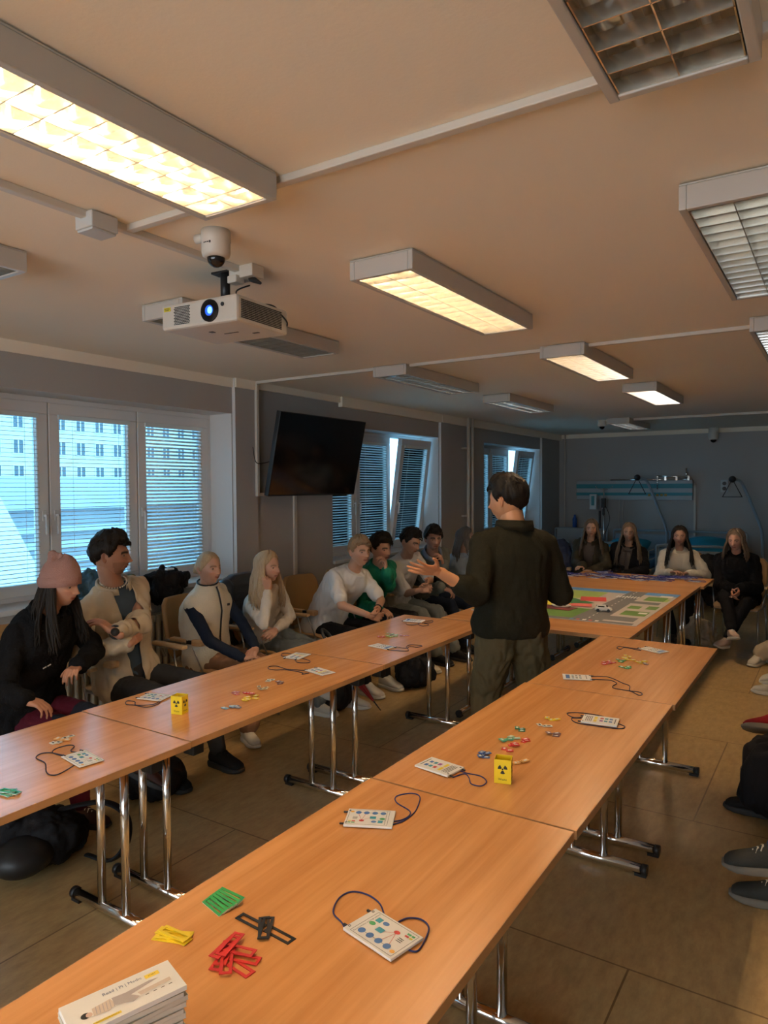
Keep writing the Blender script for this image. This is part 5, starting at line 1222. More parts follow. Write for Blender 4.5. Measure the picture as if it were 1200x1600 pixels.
        loft(bm, [(V((x, 0, z))*k_, Y, Z, a*k_, b*k_, 2.2) for x, a, b, z in rg], 18)
        tube(bm, [V((-.012, 0, .06))*k_, V((-.018, 0, .125))*k_], [.040*k_, .037*k_], 14)
        me = remeshed(bm, .006, 3); me.transform(Ms); su_ = add(me, 'shoe', sm_[0])
        bm = bmesh.new(); ol = [(-.078, .024), (-.06, .036), (-.02, .039), (.04, .041), (.09, .049), (.14, .049), (.175, .038), (.194, .018)]
        pts = [(x, y) for x, y in ol]+[(x, -y) for x, y in ol[::-1]]; n = len(pts)
        ly = []
        for z, q in ((0, .97), (.006, 1.0), (.024, 1.0), (.030, .95)):
            ly.append([bm.verts.new(V((x*q, y*q, z+.008*max(0, (x-.12)/.07)*(z < .02)))*k_) for x, y in pts])
        for r0, r1 in zip(ly, ly[1:]):
            for q in range(n): bm.faces.new((r0[q], r0[(q+1) % n], r1[(q+1) % n], r1[q])).smooth = True
        bm.faces.new(ly[0][::-1]); bm.faces.new(ly[-1]); bmesh.ops.recalc_face_normals(bm, faces=bm.faces); bmesh.ops.transform(bm, matrix=Ms, verts=bm.verts)
        me = bpy.data.meshes.new('s'); bm.to_mesh(me); bm.free(); add(me, 'sole', sm_[1], su_)
        bm = bmesh.new()
        for q in range(5):
            x = .035+q*.019; zz = .112-.0125*q
            tube(bm, [V((x-.008, -.024, zz-.014))*k_, V((x, 0, zz))*k_, V((x+.008, .024, zz-.014))*k_], .0028, 5); tube(bm, [V((x-.008, .024, zz-.014))*k_, V((x, 0, zz+.001))*k_, V((x+.008, -.024, zz-.014))*k_], .0028, 5)
        bmesh.ops.transform(bm, matrix=Ms, verts=bm.verts); me = bpy.data.meshes.new('s'); bm.to_mesh(me); bm.free(); add(me, 'laces', S.get('lace', sm_[1]), su_)
    # ---- hair
    hr = S.get('hair'); hm_ = S.get('hair_mat')
    def cap(thk, line, name, mt, noisy=.004, nsc=40):
        n, m2 = 72, 40; vs, fs, ok = [], [], []
        for i in range(m2+1):
            el = PI/2 - (PI/2+1.15)*i/m2
            for j in range(n):
                az = 2*PI*j/n; p = head_point(az, el, S.get('sex', 'm'), S.get('fat', 0), feat=False)
                a_ = abs((az+PI) % (2*PI)-PI); mrg = (p.z-line(a_))/.022; nrm = V((p.x/.0092, p.y/.0058, p.z/.0139)).normalized()
                t_ = max(0, min(1, mrg)); t_ = t_**.5
                q = noise.noise(V((p.x*nsc, p.y*nsc, p.z*nsc*.5)))*noisy + noise.noise(V((p.x*nsc*3, p.y*nsc*3, p.z*nsc)))*noisy*.5
                hh = thk(a_, el) if callable(thk) else thk
                vs.append(p+nrm*((hh+q)*t_ - .002*(t_ < .05))); ok.append(mrg > -.35)
        for i in range(m2):
            for j in range(n):
                f4 = (i*n+j, (i+1)*n+j, (i+1)*n+(j+1) % n, i*n+(j+1) % n)
                if all(ok[q] for q in f4): fs.append(f4)
        me = mesh_from([Mh @ (v*hs) for v in vs], fs); return add(me, name, mt)
    def locks(n, az0, az1, zend, rr, name='hair_lock', fo=.02, out=.014, wave=.01, both=True, mt=None, top=.5):
        bm = bmesh.new(); locks_(bm, n, az0, az1, zend+.03, rr*1.25, fo, out-.006, wave*.6, both, .003); locks_(bm, int(n*2.2), az0, az1, zend, rr*.62, fo, out+.001, wave, both, .006)
        me = bpy.data.meshes.new('h'); bm.to_mesh(me); bm.free(); return add(me, name, mt or hm_)
    def locks_(bm, n, az0, az1, zend, rr, fo, out, wave, both, jit):
        R_ = random.Random(hsh(key) % 1000+n); Dn = V((0, 0, -1))
        lk_body(bm, R_, Dn, n, az0, az1, zend, rr, fo, out, wave, both)
    def lk_body(bm, R_, Dn, n, az0, az1, zend, rr, fo, out, wave, both):
        for sd in ((-1, 1) if both is True else (both,)):
            for k in range(n):
                az = math.radians(az0+(az1-az0)*(k+.5)/n)*sd; o_ = out+R_.uniform(-.002, .006)
                def hp_(a, e): p = head_point(a, e, 'f', 0, False); nn = V((p.x/.0092, p.y/.0058, p.z/.0139)).normalized(); return Mh @ ((p+nn*o_)*hs)
                pts = [hp_(sd*.5+az*.2, 1.45), hp_(az*.7, 1.1), hp_(az*.92, .7), hp_(az, .3), hp_(az, -.05)]
                e0 = pts[-1]; outv = (Mh.to_3x3() @ V((math.cos(az), math.sin(az), 0))); outv.z = 0; outv.normalize()
                frontness = math.cos(az)
                ln = max(.03, e0.z-zend-R_.uniform(-.02, .04)); m3 = 7; pw = R_.uniform(0, 6)
                for q in range(1, m3+1):
                    t = q/m3
                    p = e0+Dn*ln*t+outv*(.012*math.sin(PI*t)+(.035 if frontness > -.2 else .02)*t*(ln/.2))+hf*fo*t*(1 if frontness > -.2 else -.6)
                    p += l*wave*math.sin(t*7+pw)*t+f*wave*math.cos(t*6+pw)*t
                    pts.append(p)
                rs = [rr*.5, rr*.8, rr, rr, rr]+[rr*(1.05-.8*(q/m3)**2) for q in range(1, m3+1)]
                tube(bm, smooth_curve(pts, 2), [rs[min(i//2, len(rs)-1)] for i in range(2*(len(pts)-1)+1)], 6, flat=.55, flat_dir=outv.cross(Dn))
    def ang(a): return math.degrees(a)
    if hr == 'short':
        th_ = S.get('hair_h', .026)
        def line(a):
            d = ang(a); 
            if d < 45: return .068
            if d < 80: return .068-(d-45)/35*.075
            if d < 105: return -.010+ .028*g_(d-95, 7)
            return -.012-(d-105)/75*.045
        top = lambda a, e: th_*(.42+.58*max(0, math.sin(e))**.7)*(1.25 if a < .9 and e > .5 else 1)
        cap(top, line, 'hair', hm_, S.get('hair_noise', .010), S.get('hair_sc', 38))
        if S.get('fringe', 1):
            bm = bmesh.new(); R_ = random.Random(hsh(key) % 99)
            for k in range(S.get('tufts', 46)):
                a = R_.uniform(-1.5, 1.5) if k % 2 else R_.uniform(-PI, PI); e = R_.uniform(.45, 1.3)
                p = head_point(a, e, 'm', 0, False); nn = V((p.x/.0092, p.y/.0058, p.z/.0139)).normalized()
                tg = (V((.75, S.get('part', .3), .1)) - nn*V((.75, S.get('part', .3), .1)).dot(nn)).normalized()
                b0 = p+nn*th_*.55; b1 = b0+tg*.018+nn*.006; b2 = b0+tg*.036+nn*R_.uniform(-.006, .007)
                tube(bm, [Mh @ (q*hs) for q in (b0-nn*.01, b0, b1, b2)], [.006*hs, .0065*hs, .005*hs, .0015], 5)
            me = bpy.data.meshes.new('h'); bm.to_mesh(me); bm.free(); add(me, 'hair_tufts', hm_)
    elif hr in ('long', 'bun'):
        lnf = lambda a: (.082 if ang(a) < 22 else .082-(ang(a)-22)/58*.085 if ang(a) < 80 else -.01-(ang(a)-80)/100*.06)
        cap(lambda a, e: .013 if hr == 'long' else .008, lnf, 'hair', hm_, .003)
        if hr == 'long':
            ze = nk.z-S.get('hair_len', .16)
            locks(S.get('nlocks', 13), S.get('az0', 60), 112, ze, .011, fo=S.get('hair_fo', .05), wave=S.get('wave', .008))
            locks(S.get('nlocks', 13), 110, 180, nk.z-S.get('hair_back', .05), .013, 'back_hair', fo=.02, wave=.006)
        else:
            bm = bmesh.new(); ellipsoid(bm, Mh @ (V((-.118, 0, -.012))*hs), (.030, .034, .032)); R_ = random.Random(3)
            for k in range(14): 
                a = R_.uniform(0, 6.3); c = V((-.118+.02*math.cos(a), .03*math.sin(a), -.012+.02*math.cos(a*2))); tube(bm, [Mh @ (c*hs), Mh @ ((c+V((-.018, R_.uniform(-.01, .01), R_.uniform(-.02, .02))))*hs)], .006, 5)
            me = bpy.data.meshes.new('h'); bm.to_mesh(me); bm.free(); add(me, 'bun', hm_)
    elif hr == 'beanie':
        ze = nk.z-.17
        locks(12, 80, 112, ze, .011, fo=.05, wave=.008, out=.006); locks(9, 110, 175, nk.z-.08, .012, 'back_hair', fo=.02, out=.006)
        bln = lambda a: .024-.05*(ang(a)/180)
        cap(lambda a, e: .016+.030*max(0, math.sin(e))**2*(1+.5*math.cos(a*1.5)), bln, 'beanie', S['beanie'], .004, 22)
        bm = bmesh.new(); n = 40
        rows = []
        for hh, oo in ((-.004, .013), (-.002, .019), (.03, .022), (.052, .021), (.055, .016)):
            row = []
            for k in range(n):
                az = 2*PI*k/n; a_ = abs((az+PI) % (2*PI)-PI); z = bln(a_)+hh; e = math.asin(max(-.99, min(.99, z/.118))); p = head_point(az, e, 'f', 0, False)
                nn = V((p.x, p.y*1.4, 0)).normalized(); row.append(bm.verts.new(Mh @ ((p+nn*oo)*hs)))
            rows.append(row)
        for r0, r1 in zip(rows, rows[1:]):
            for k in range(n): bm.faces.new((r0[k], r0[(k+1) % n], r1[(k+1) % n], r1[k])).smooth = True
        bmesh.ops.recalc_face_normals(bm, faces=bm.faces)
        me = bpy.data.meshes.new('h'); bm.to_mesh(me); bm.free(); add(me, 'beanie_cuff', S['beanie'])
        bm = bmesh.new(); capsule(bm, Mh @ (V((-.03, 0, .12))*hs), Mh @ (V((-.055, .0, .165))*hs), .05, .022); capsule(bm, Mh @ (V((-.055, .0, .16))*hs), Mh @ (V((-.0, .0, .158))*hs), .022, .016); me = remeshed(bm, .006, 3); wrinkle(me, .006, 25)
        add(me, 'beanie_fold', S['beanie'])
    return dict(root=root, add=add, Mh=Mh, hs=hs, nk=nk, l=l, f=f, su=su, spt=spt, nkr=nkr, wL=wL, wR=wR, eL=eL, eR=eR, loc=loc, rings=rings, hip=hip, shL=shL, shR=shR, kL=kL, kR=kR)
def simple(fn):
    bm = bmesh.new(); fn(bm); me = bpy.data.meshes.new('x'); bm.to_mesh(me); bm.free(); return me

H_dark = hairmat('dark', (.007, .005, .004), (.022, .016, .012)); H_black = hairmat('black', (.004, .0035, .003), (.011, .009, .008)); H_brown = hairmat('brown', (.045, .026, .016), (.10, .06, .038)); H_blond = hairmat('blond', (.30, .20, .11), (.52, .38, .24))
H_sandy = hairmat('sandy', (.20, .125, .065), (.34, .22, .13)); H_ash = hairmat('ash', (.07, .05, .035), (.19, .14, .10)); H_grey = hairmat('greying', (.05, .045, .04), (.16, .15, .14))
C_black = fabric('black', (.010, .010, .012), .8); C_black2 = fabric('black_fleece', (.008, .008, .009), .95, .5, 120); C_cream = fabric('cream_fleece', (.62, .57, .46), .95, .5, 110, sheen=.3)
C_beige = fabric('beige_twill', (.50, .42, .31), .85); C_denimblue = fabric('steel_blue', (.055, .085, .12), .8); C_char = fabric('charcoal', (.030, .030, .032), .85)
C_white = fabric('white_cotton', (.66, .64, .62), .85); C_lgrey = fabric('pale_grey_cotton', (.50, .49, .49), .85); C_green = fabric('green_jersey', (.010, .17, .10), .6)
C_brown = fabric('brown_twill', (.20, .11, .065), .85); C_navy = fabric('navy', (.012, .018, .034), .85); C_maroon = fabric('maroon', (.075, .008, .018), .7); C_dnavy = fabric('dark_navy_panel', (.014, .018, .028), .7)
C_gjeans = fabric('grey_denim', (.13, .15, .16), .85); C_gjeans2 = fabric('pale_grey_denim', (.17, .18, .17), .85); C_olive = fabric('olive_shell', (.045, .04, .028), .7); C_pres = fabric('dark_olive_fleece', (.016, .015, .009), .9, .3, 160); C_ptr = fabric('olive_trousers', (.095, .078, .042), .85)
C_knit = fabric('cream_knit', (.58, .53, .44), .95, .8, 150, .06, .3); C_top = fabric('cream_rib', (.60, .54, .47), .9, .5, 300); C_paleblue = fabric('pale_blue', (.28, .36, .46), .85); C_vest = fabric('sage_fleece', (.13, .14, .125), .9); C_hood = fabric('hood_grey_blue', (.2, .24, .3), .9)
C_pink = fabric('pink_knit', (.36, .20, .17), .95, .6, 260); C_scarf = fabric('grey_scarf', (.10, .085, .08), .95, .5, 140); C_beige2 = fabric('beige_trousers', (.48, .40, .29), .85); C_jeans = fabric('blue_jeans', (.035, .06, .14), .85)
S_white = (fabric('sneaker_white', (.55, .52, .45), .7), mat('sole_white', (.60, .58, .52), .6, var=.05)); S_black = (fabric('sneaker_black', (.015, .015, .016), .7), mat('sole_black', (.02, .02, .02), .7, var=.1)); S_grey = (fabric('sneaker_grey', (.045, .045, .04), .8), mat('sole_grey', (.17, .15, .12), .7, var=.1))
S_red = (fabric('sneaker_red', (.22, .01, .015), .7), S_grey[1]); S_brown = (fabric('shoe_brown', (.06, .03, .025), .7), S_black[1])
F_ = 'f'
o = person('P1', 'person in a pink beanie and black jacket, leftmost of the seated row', dict(sex='f', scale=.97, skin=(.44, .23, .15), hair='beanie', hair_mat=H_dark, beanie=C_pink, top='jacket', open=0, top_mat=C_black2, top_off=.022, sleeve_off=.018, trousers=C_maroon, legging_panel=C_dnavy,
   shoes=S_brown, lace=C_cream, cuff=fabric('patterned_cuff', (.55, .53, .5), .9, var=.5, vscale=60), palmR=(0, .3, -1), palmL=(.3, -.5, -.6), curlR=.55, curlL=.9, smile=1, collar_h=.05, voxel=.010, width=1.1))
bm = bmesh.new(); c = o['spt'](.62)+o['f']*.152-o['l']*.075
for k in range(9):
    if k != 4: cbox(bm, c+o['l']*(-.02+k*.006), (.003, .0035, .006))
me = bpy.data.meshes.new('x'); bm.to_mesh(me); bm.free(); o['add'](me, 'chest_lettering', M_card, sm=False)
o = person('P2', 'person with dark hair and a beige overshirt, arms crossed, wearing a black watch', dict(scale=1.03, skin=(.42, .22, .145), hair='short', hair_mat=H_dark, hair_h=.034, brow=(.03, .02, .015), beard=.7, top='jacket', open=.052, open_shift=.0, under=C_denimblue, top_mat=C_beige, top_off=.026, sleeve_off=.012, sleeve=1.88, wr=.024, trousers=C_char, trouser_loose=.018,
   shoes=S_black, palmL=(-.6, -.3, -.2), palmR=(-.9, -.2, -.1), curlL=.5, curlR=.35, collar_h=.045, voxel=.010, ua=.29, fa=.26))
d_ = (o['wL']-o['eL']).normalized(); wc = o['wL']-d_*.004; pa, pb = perp(d_)
o['add'](simple(lambda bm: (tube(bm, [wc+pa*.034*math.cos(a)+pb*.034*math.sin(a) for a in [2*PI*k/18 for k in range(18)]], .008, 6, closed=True), tube(bm, [wc+V((.026, -.022, .008)), wc+V((.034, -.032, .012))], [.023, .021], 18))), 'wristwatch', M_black)
nkc = o['nk']+o['su']*.022+o['f']*.012
o['add'](simple(lambda bm: [ellipsoid(bm, nkc+o['l']*(o['nkr']+.012)*math.cos(a)+o['f']*(o['nkr']+.014)*math.sin(a)-o['su']*.018*max(0, math.sin(a)), (.0055,)*3, seg=8, rings=6) for a in [2*PI*k/30 for k in range(30)]]), 'bead_necklace', mat('pale_beads', (.6, .55, .48), .3, var=.3, vscale=90))
for sd in (-1, 1):
    c = o['spt'](.70)+o['l']*sd*.098+o['f']*.150
    M_ = Matrix((o['l'], o['f'], o['su'])).transposed().to_4x4(); M_.translation = c
    bm = bmesh.new(); cbox(bm, (0, -.012, -.03), (.092, .022, .085), M=M_); cbox(bm, (0, -.004, .012), (.1, .026, .026), M=M_); me = remeshed(bm, .006, 2); o['add'](me, 'chest_pocket', C_beige)
o = person('P3', 'smiling person with blond hair in a bun, cream fleece vest over navy sleeves', dict(sex='f', scale=.97, skin=(.47, .26, .18), hair='bun', hair_mat=H_blond, brow=(.12, .07, .04), smile=1.4, top='vest', under=C_navy, top_mat=C_cream, trousers=C_brown, trouser_loose=.03, shoes=S_white,
   palmR=(0, 0, -1), palmL=(0, -.2, -1), curlR=.5, curlL=.6, voxel=.010, footL=(.8, -.35, 0), footR=(.8, .1, -.3)))
c = o['spt'](.80)+o['l']*.075+o['f']*.142
o['add'](simple(lambda bm: cbox(bm, c, (.008, .024, .016))), 'chest_badge', M_black, sm=False)
o = person('P4', 'person with long blond hair resting the chin on one fist, cream top', dict(sex='f', scale=.97, skin=(.45, .25, .17), hair='long', hair_mat=H_blond, brow=(.14, .09, .05), hair_len=.15, hair_back=.12, hair_fo=.015, az0=72, top='sweater', top_mat=C_top, top_off=.006, sleeve_off=.006, trousers=C_gjeans, trouser_loose=.02, shoes=S_white,
   palmR=(-.3, .2, 1), palmL=(-.5, 0, -.4), curlR=1.25, curlL=.9, voxel=.010))
o = person('P5', 'person in a white t-shirt leaning forward with clasped hands', dict(scale=1.0, skin=(.47, .26, .17), hair='short', hair_mat=H_sandy, hair_h=.024, brow=(.16, .09, .05), part=.8, iris=(.05, .08, .12), top='tee', top_mat=C_white, top_off=.022, sleeve_off=.008, sleeve=.78, trousers=C_black, shoes=S_white, smile=.5, width=1.05,
   palmR=(0, 1, -.2), palmL=(0, -1, -.2), curlR=.75, curlL=.75, voxel=.010))
d_ = (o['wL']-o['eL']).normalized(); wc = o['wL']-d_*.02; pa, pb = perp(d_)
o['add'](simple(lambda bm: tube(bm, [wc+pa*.031*math.cos(a)+pb*.031*math.sin(a) for a in [2*PI*k/16 for k in range(16)]], .006, 6, closed=True)), 'bracelet', M_black)
person('P6', 'person with dark hair in a green jacket, hand held at the mouth', dict(scale=1.0, skin=(.42, .23, .155), hair='short', hair_mat=H_dark, hair_h=.040, brow=(.02, .015, .01), tufts=70, top='jacket', open=.05, under=C_black, top_mat=C_green, top_off=.02, sleeve_off=.016, trousers=C_black, shoes=S_white, collar_h=.03,
   palmL=(-.6, -.3, 0), palmR=(0, .3, -1), curlL=1.0, curlR=.6))
person('P7', 'person in a pale t-shirt and grey jeans looking down, hands joined', dict(scale=1.0, skin=(.40, .22, .145), hair='short', hair_mat=H_dark, hair_h=.028, brow=(.03, .02, .015), hair_noise=.014, hair_sc=60, top='tee', top_mat=C_lgrey, top_off=.022, sleeve_off=.008, sleeve=.85, trousers=C_gjeans2, trouser_loose=.02, shoes=S_black, width=1.05,
   palmR=(0, 1, -.2), palmL=(0, -1, -.2), curlR=.7, curlL=.7))
person('P8', 'person in a sage hooded fleece, hand at the chin, looking toward the camera', dict(scale=1.0, skin=(.38, .21, .145), hair='short', hair_mat=H_dark, hair_h=.034, brow=(.02, .015, .01), beard=.35, top='jacket', open=.03, under=C_black, top_mat=C_vest, top_off=.026, sleeve_off=.018, collar_mat=C_hood, collar_h=.07, trousers=C_navy, shoes=S_black,
   palmL=(-.5, -.5, .2), palmR=(0, .3, -1), curlL=1.0, curlR=.6))
person('P9', 'person with greying tied hair in a pale blue top, half hidden by the presenter', dict(sex='f', scale=.98, skin=(.42, .25, .18), hair='long', hair_len=.02, hair_back=.10, nlocks=9, hair_mat=H_grey, brow=(.06, .05, .04), top='sweater', top_mat=C_paleblue, top_off=.014, sleeve_off=.014, trousers=C_navy, shoes=S_black))
person('P11', 'person with long straight hair in an open olive coat, leftmost at the far table', dict(sex='f', scale=.97, voxel=.013, skin=(.40, .24, .17), hair='long', hair_mat=H_ash, brow=(.05, .03, .02), hair_len=.15, top='jacket', open=.055, under=C_scarf, top_mat=C_olive, top_off=.04, sleeve_off=.028, collar_h=.06, trousers=C_black, shoes=S_black, hvox=.006))
o = person('P12', 'person with long wavy hair, black coat and grey scarf, second at the far table', dict(sex='f', scale=.97, voxel=.013, skin=(.40, .24, .17), hair='long', hair_mat=H_ash, brow=(.05, .03, .02), hair_len=.22, wave=.02, top='jacket', open=.05, under=C_scarf, top_mat=C_black, top_off=.04, sleeve_off=.028, trousers=C_black, shoes=S_black, hvox=.006))
def scarf(bm):
    c = o['nk']+o['f']*.01
    tube(bm, [c+o['l']*(o['nkr']+.024)*math.cos(a)+o['f']*(o['nkr']+.03)*math.sin(a)-o['su']*.02*max(0, math.sin(a)) for a in [2*PI*k/20 for k in range(20)]], .024, 8, closed=True)
    for s_ in (-.03, .03): tube(bm, [o['spt'](t)+o['f']*(.15+.01)+o['l']*s_ for t in (.95, .8, .6, .35, .12)], [.02, .035, .036, .034, .03], 8, flat=.4, flat_dir=o['l'])
o['add'](simple(scarf), 'scarf', C_scarf)
person('P13', 'person with long dark hair in a cream knitted sweater, hands folded at the far table', dict(sex='f', scale=.97, voxel=.012, skin=(.42, .24, .17), hair='long', hair_mat=H_dark, brow=(.03, .02, .015), hair_len=.17, wave=.016, smile=1, top='sweater', top_mat=C_knit, top_off=.024, sleeve_off=.022, trousers=C_black, shoes=S_black, hvox=.006, palmR=(0, 0, -1), palmL=(0, 0, -1)))
person('P14', 'person with fair hair in a black fleece right of the far table', dict(sex='f', scale=.98, voxel=.012, skin=(.46, .25, .18), hair='long', hair_mat=H_ash, brow=(.06, .04, .03), hair_len=.05, hair_back=.16, hair_fo=.0, top='jacket', open=0, top_mat=C_black2, top_off=.04, sleeve_off=.03, collar_h=.05, trousers=C_black, shoes=(fabric('sneaker_pinkish', (.52, .40, .34), .7), S_white[1]),
   cuff=fabric('white_cuff', (.55, .5, .47), .9), palmR=(1, 0, 0), palmL=(-1, 0, 0), curlR=.5, curlL=.5, hvox=.006, footL=(-.3, -.8, .1), footR=(.3, -.8, .2)))
o = person('P10', 'standing person seen from behind, dark olive pullover, open hand held out left', dict(scale=1.0, skin=(.50, .25, .13), hair='short', hair_mat=H_black, hair_h=.030, tufts=60, fat=.8, neck_r=1.18, brow=(.015, .01, .01), top='jacket', open=0, top_mat=C_pres, width=1.22, shoulder=.198, sh_t=.84, wr=.012, head_scale=1.08, belly=.03, slouch=.0, top_off=.022, sleeve_off=.020, sleeve=1.42, arm_r=1.15,
   leg_r=1.22, trousers=C_ptr, trouser_loose=.03, shoes=S_black, collar_h=.07, palmL=(-.1, .9, .4), palmR=(0, 0, 1), curlL=.12, curlR=.3, thumbL=-.3, spread=.24, hvox=.0042, voxel=.010, ua=.31, fa=.27))
RW = [('R1', 'person at the right edge of whom the grey and black trainers show, nearest', dict(trousers=C_jeans, top_mat=C_black, shoes=S_grey, lace=C_cream, footL=(-.93, -.05, -.1), footR=(-.98, -.1, 0))),
      ('R2', 'person at the right edge behind the hanging black coat, only a dark shoe tip showing', dict(trousers=C_black, top_mat=C_black, shoes=S_black)),
      ('R3', 'person at the right edge of whom a red trainer on a crossed leg shows', dict(trousers=C_black, top_mat=C_black, shoes=S_red, lace=C_black, footL=(-.95, .05, -.12))),
      ('R4', 'person at the right edge of whom a pale and a black shoe tip show', dict(trousers=C_black, top_mat=C_green, shoes=S_white, footR=(-.95, .1, -.2))),
      ('R5', 'person in beige trousers and pale trainers at the right edge beside the black fleece', dict(trousers=C_beige2, trouser_loose=.035, top_mat=C_black, shoes=S_white, footL=(-.3, -.9, 0), footR=(-.3, -.9, 0)))]
for k, lb, S in RW:
    S.update(hair='short', hair_mat=H_brown, top='sweater', voxel=.014, hvox=.007); person(k, lb, S)
# ------------------------------------------------------------------ hospital corner
M_teal2 = mat('panel_teal', (.04, .26, .30), .5, var=.05); M_pan = mat('panel_grey', (.38, .42, .44), .45, var=.03); M_bed = mat('bed_enamel', (.28, .36, .42), .4, var=.04)
t = thing('bed_head_panel', 'long grey and teal hospital supply panel on the far wall', 'medical panel', (-2.96, BY, 1.45))
bm = bmesh.new(); cbox(bm, (0, -.04, .165), (1.9, .08, .33)); finish(bm, 'housing', M_pan, t, bevel=.01)
bm = bmesh.new(); cbox(bm, (0, -.083, .235), (1.9, .008, .075)); cbox(bm, (0, -.083, .10), (1.9, .008, .05)); finish(bm, 'teal_stripe', M_teal2, t)
bm = bmesh.new()
for k in range(5): cbox(bm, (.28+k*.065, -.087, .085), (.04, .006, .04))
finish(bm, 'socket', mat('ochre_socket', (.35, .22, .03), .5), t)
bm = bmesh.new(); tube(bm, [(-.35, -.12, .34), (.95, -.12, .34)], .012, 8); tube(bm, [(.42, -.16, .40), (.9, -.16, .38)], .012, 8)
for x in (.42, .55, .72, .9): cbox(bm, (x, -.13, .36), (.03, .08, .07))
tube(bm, [(.86, -.12, .34), (.86, -.12, .52)], .016, 8); tube(bm, [(.42, -.14, .40), (.42, -.14, .18)], .012, 8); finish(bm, 'equipment_rail', M_chrome, t)
t = thing('wall_socket_plate', 'small grey socket plate on the far wall beside the right bed pole', 'socket', (-1.55, BY, 1.58))
bm = bmesh.new(); cbox(bm, (0, -.015, .1), (.11, .03, .2)); finish(bm, 'plate', M_pan, t, bevel=.004)
bm = bmesh.new(); tube(bm, [(0, -.03, .14), (0, -.036, .14)], .03, 16); tube(bm, [(0, -.03, .06), (0, -.036, .06)], .03, 16); finish(bm, 'outlet', M_black, t)
bm = bmesh.new(); box(bm, -2.0, -1.97, BY-.02, BY, .1, 1.72); box(bm, -2.0, -1.97, BY-.02, BY, 1.70, 1.73)
tag(finish(bm, 'cable_duct', M_trunk), 'white vertical cable duct on the far wall right of the hospital panel', 'cable duct')
t = thing('infusion_stand', 'chrome infusion stand with a pump in front of the hospital panel', 'infusion stand', (-3.37, 12.1, 0))
bm = bmesh.new(); tube(bm, [(0, 0, .05), (0, 0, 1.65)], .012, 10)
for k in range(5): a = k*2*PI/5; tube(bm, [(0, 0, .07), (.27*math.cos(a), .27*math.sin(a), .05)], .012, 8)
for s in (-1, 1): tube(bm, smooth_curve([(0, 0, 1.62), (s*.08, 0, 1.64), (s*.13, 0, 1.66), (s*.14, 0, 1.69)]), .005, 6)
finish(bm, 'pole', M_chrome, t)
bm = bmesh.new(); cbox(bm, (-.17, -.02, 1.42), (.12, .08, .26)); finish(bm, 'pump', mat('pump_shell', (.55, .6, .6), .4, var=.03), t, bevel=.01)
bm = bmesh.new(); cbox(bm, (-.17, -.063, 1.44), (.05, .004, .16)); finish(bm, 'pump_screen', M_teal2, t)
bm = bmesh.new(); cbox(bm, (.0, -.02, 1.40), (.06, .07, .16)); cbox(bm, (0, -.02, 1.25), (.03, .04, .1)); cbox(bm, (-.06, -.02, 1.12), (.03, .03, .3)); tube(bm, smooth_curve([(.03, 0, 1.35), (.1, 0, 1.15), (.05, 0, .95), (.0, 0, .85)]), .005, 6); finish(bm, 'clamp', M_black, t)
t = thing('hanging_cord', 'pale looped cord hanging below the hospital panel', 'cord', (-3.15, BY-.06, .9))
bm = bmesh.new(); tube(bm, smooth_curve([(-.02, 0, .56), (-.03, 0, .2), (-.01, 0, .02), (.02, 0, .0), (.04, 0, .1), (.03, 0, .35), (.05, 0, .56)]), .006, 6); finish(bm, 'cord', M_trunk, t)
def bed(label, x, yh, pil, hue):
    t = thing('hospital_bed', label, 'bed', (x, yh, 0))
    bm = bmesh.new(); cbox(bm, (0, -1.0, .42), (.86, 2.0, .06)); finish(bm, 'bed_frame', M_bed, t, bevel=.01)
    bm = bmesh.new(); box(bm, -.42, .42, -1.95, -.03, .45, .58); finish(bm, 'mattress', mat('mattress_blue', (.05, .16, .28), .7, bump=.1, var=.06), t, bevel=.03)
    for y in (0, -2.02):
        bm = bmesh.new(); h = .95 if y == 0 else .88
        tube(bm, smooth_curve([(-.45, y, .4), (-.45, y, h-.08), (-.4, y, h), (0, y, h), (.4, y, h), (.45, y, h-.08), (.45, y, .4)], 3), .018, 8); box(bm, -.42, .42, y-.008, y+.008, .5, h-.06); finish(bm, 'bed_end', M_bed, t)
    for s in (-1, 1):
        bm = bmesh.new(); tube(bm, [(s*.46, -.3, .75), (s*.46, -1.6, .75)], .012, 8); tube(bm, [(s*.46, -.3, .62), (s*.46, -1.6, .62)], .012, 8)
        for y in (-.3, -.95, -1.6): tube(bm, [(s*.46, y, .42), (s*.46, y, .76)], .01, 8)
        finish(bm, 'side_rail', M_chrome, t)
        for y in (-.2, -1.8):
            bm = bmesh.new(); tube(bm, [(s*.36, y, .4), (s*.36, y, .1)], .02, 8); tube(bm, [(s*.36-.02, y, .06), (s*.36+.02, y, .06)], .06, 16); finish(bm, 'leg', M_dark, t)
    return t
bed('hospital bed at the far wall behind the two people in coats, its blue end showing', -2.76, 12.15, 1, 0)
bed('hospital bed with a blue pillow behind the person in the cream sweater', -1.65, 12.15, 1, 0)
bed('hospital bed in the left far corner, mostly hidden by the presenter', -3.78, 12.15, 1, 0)
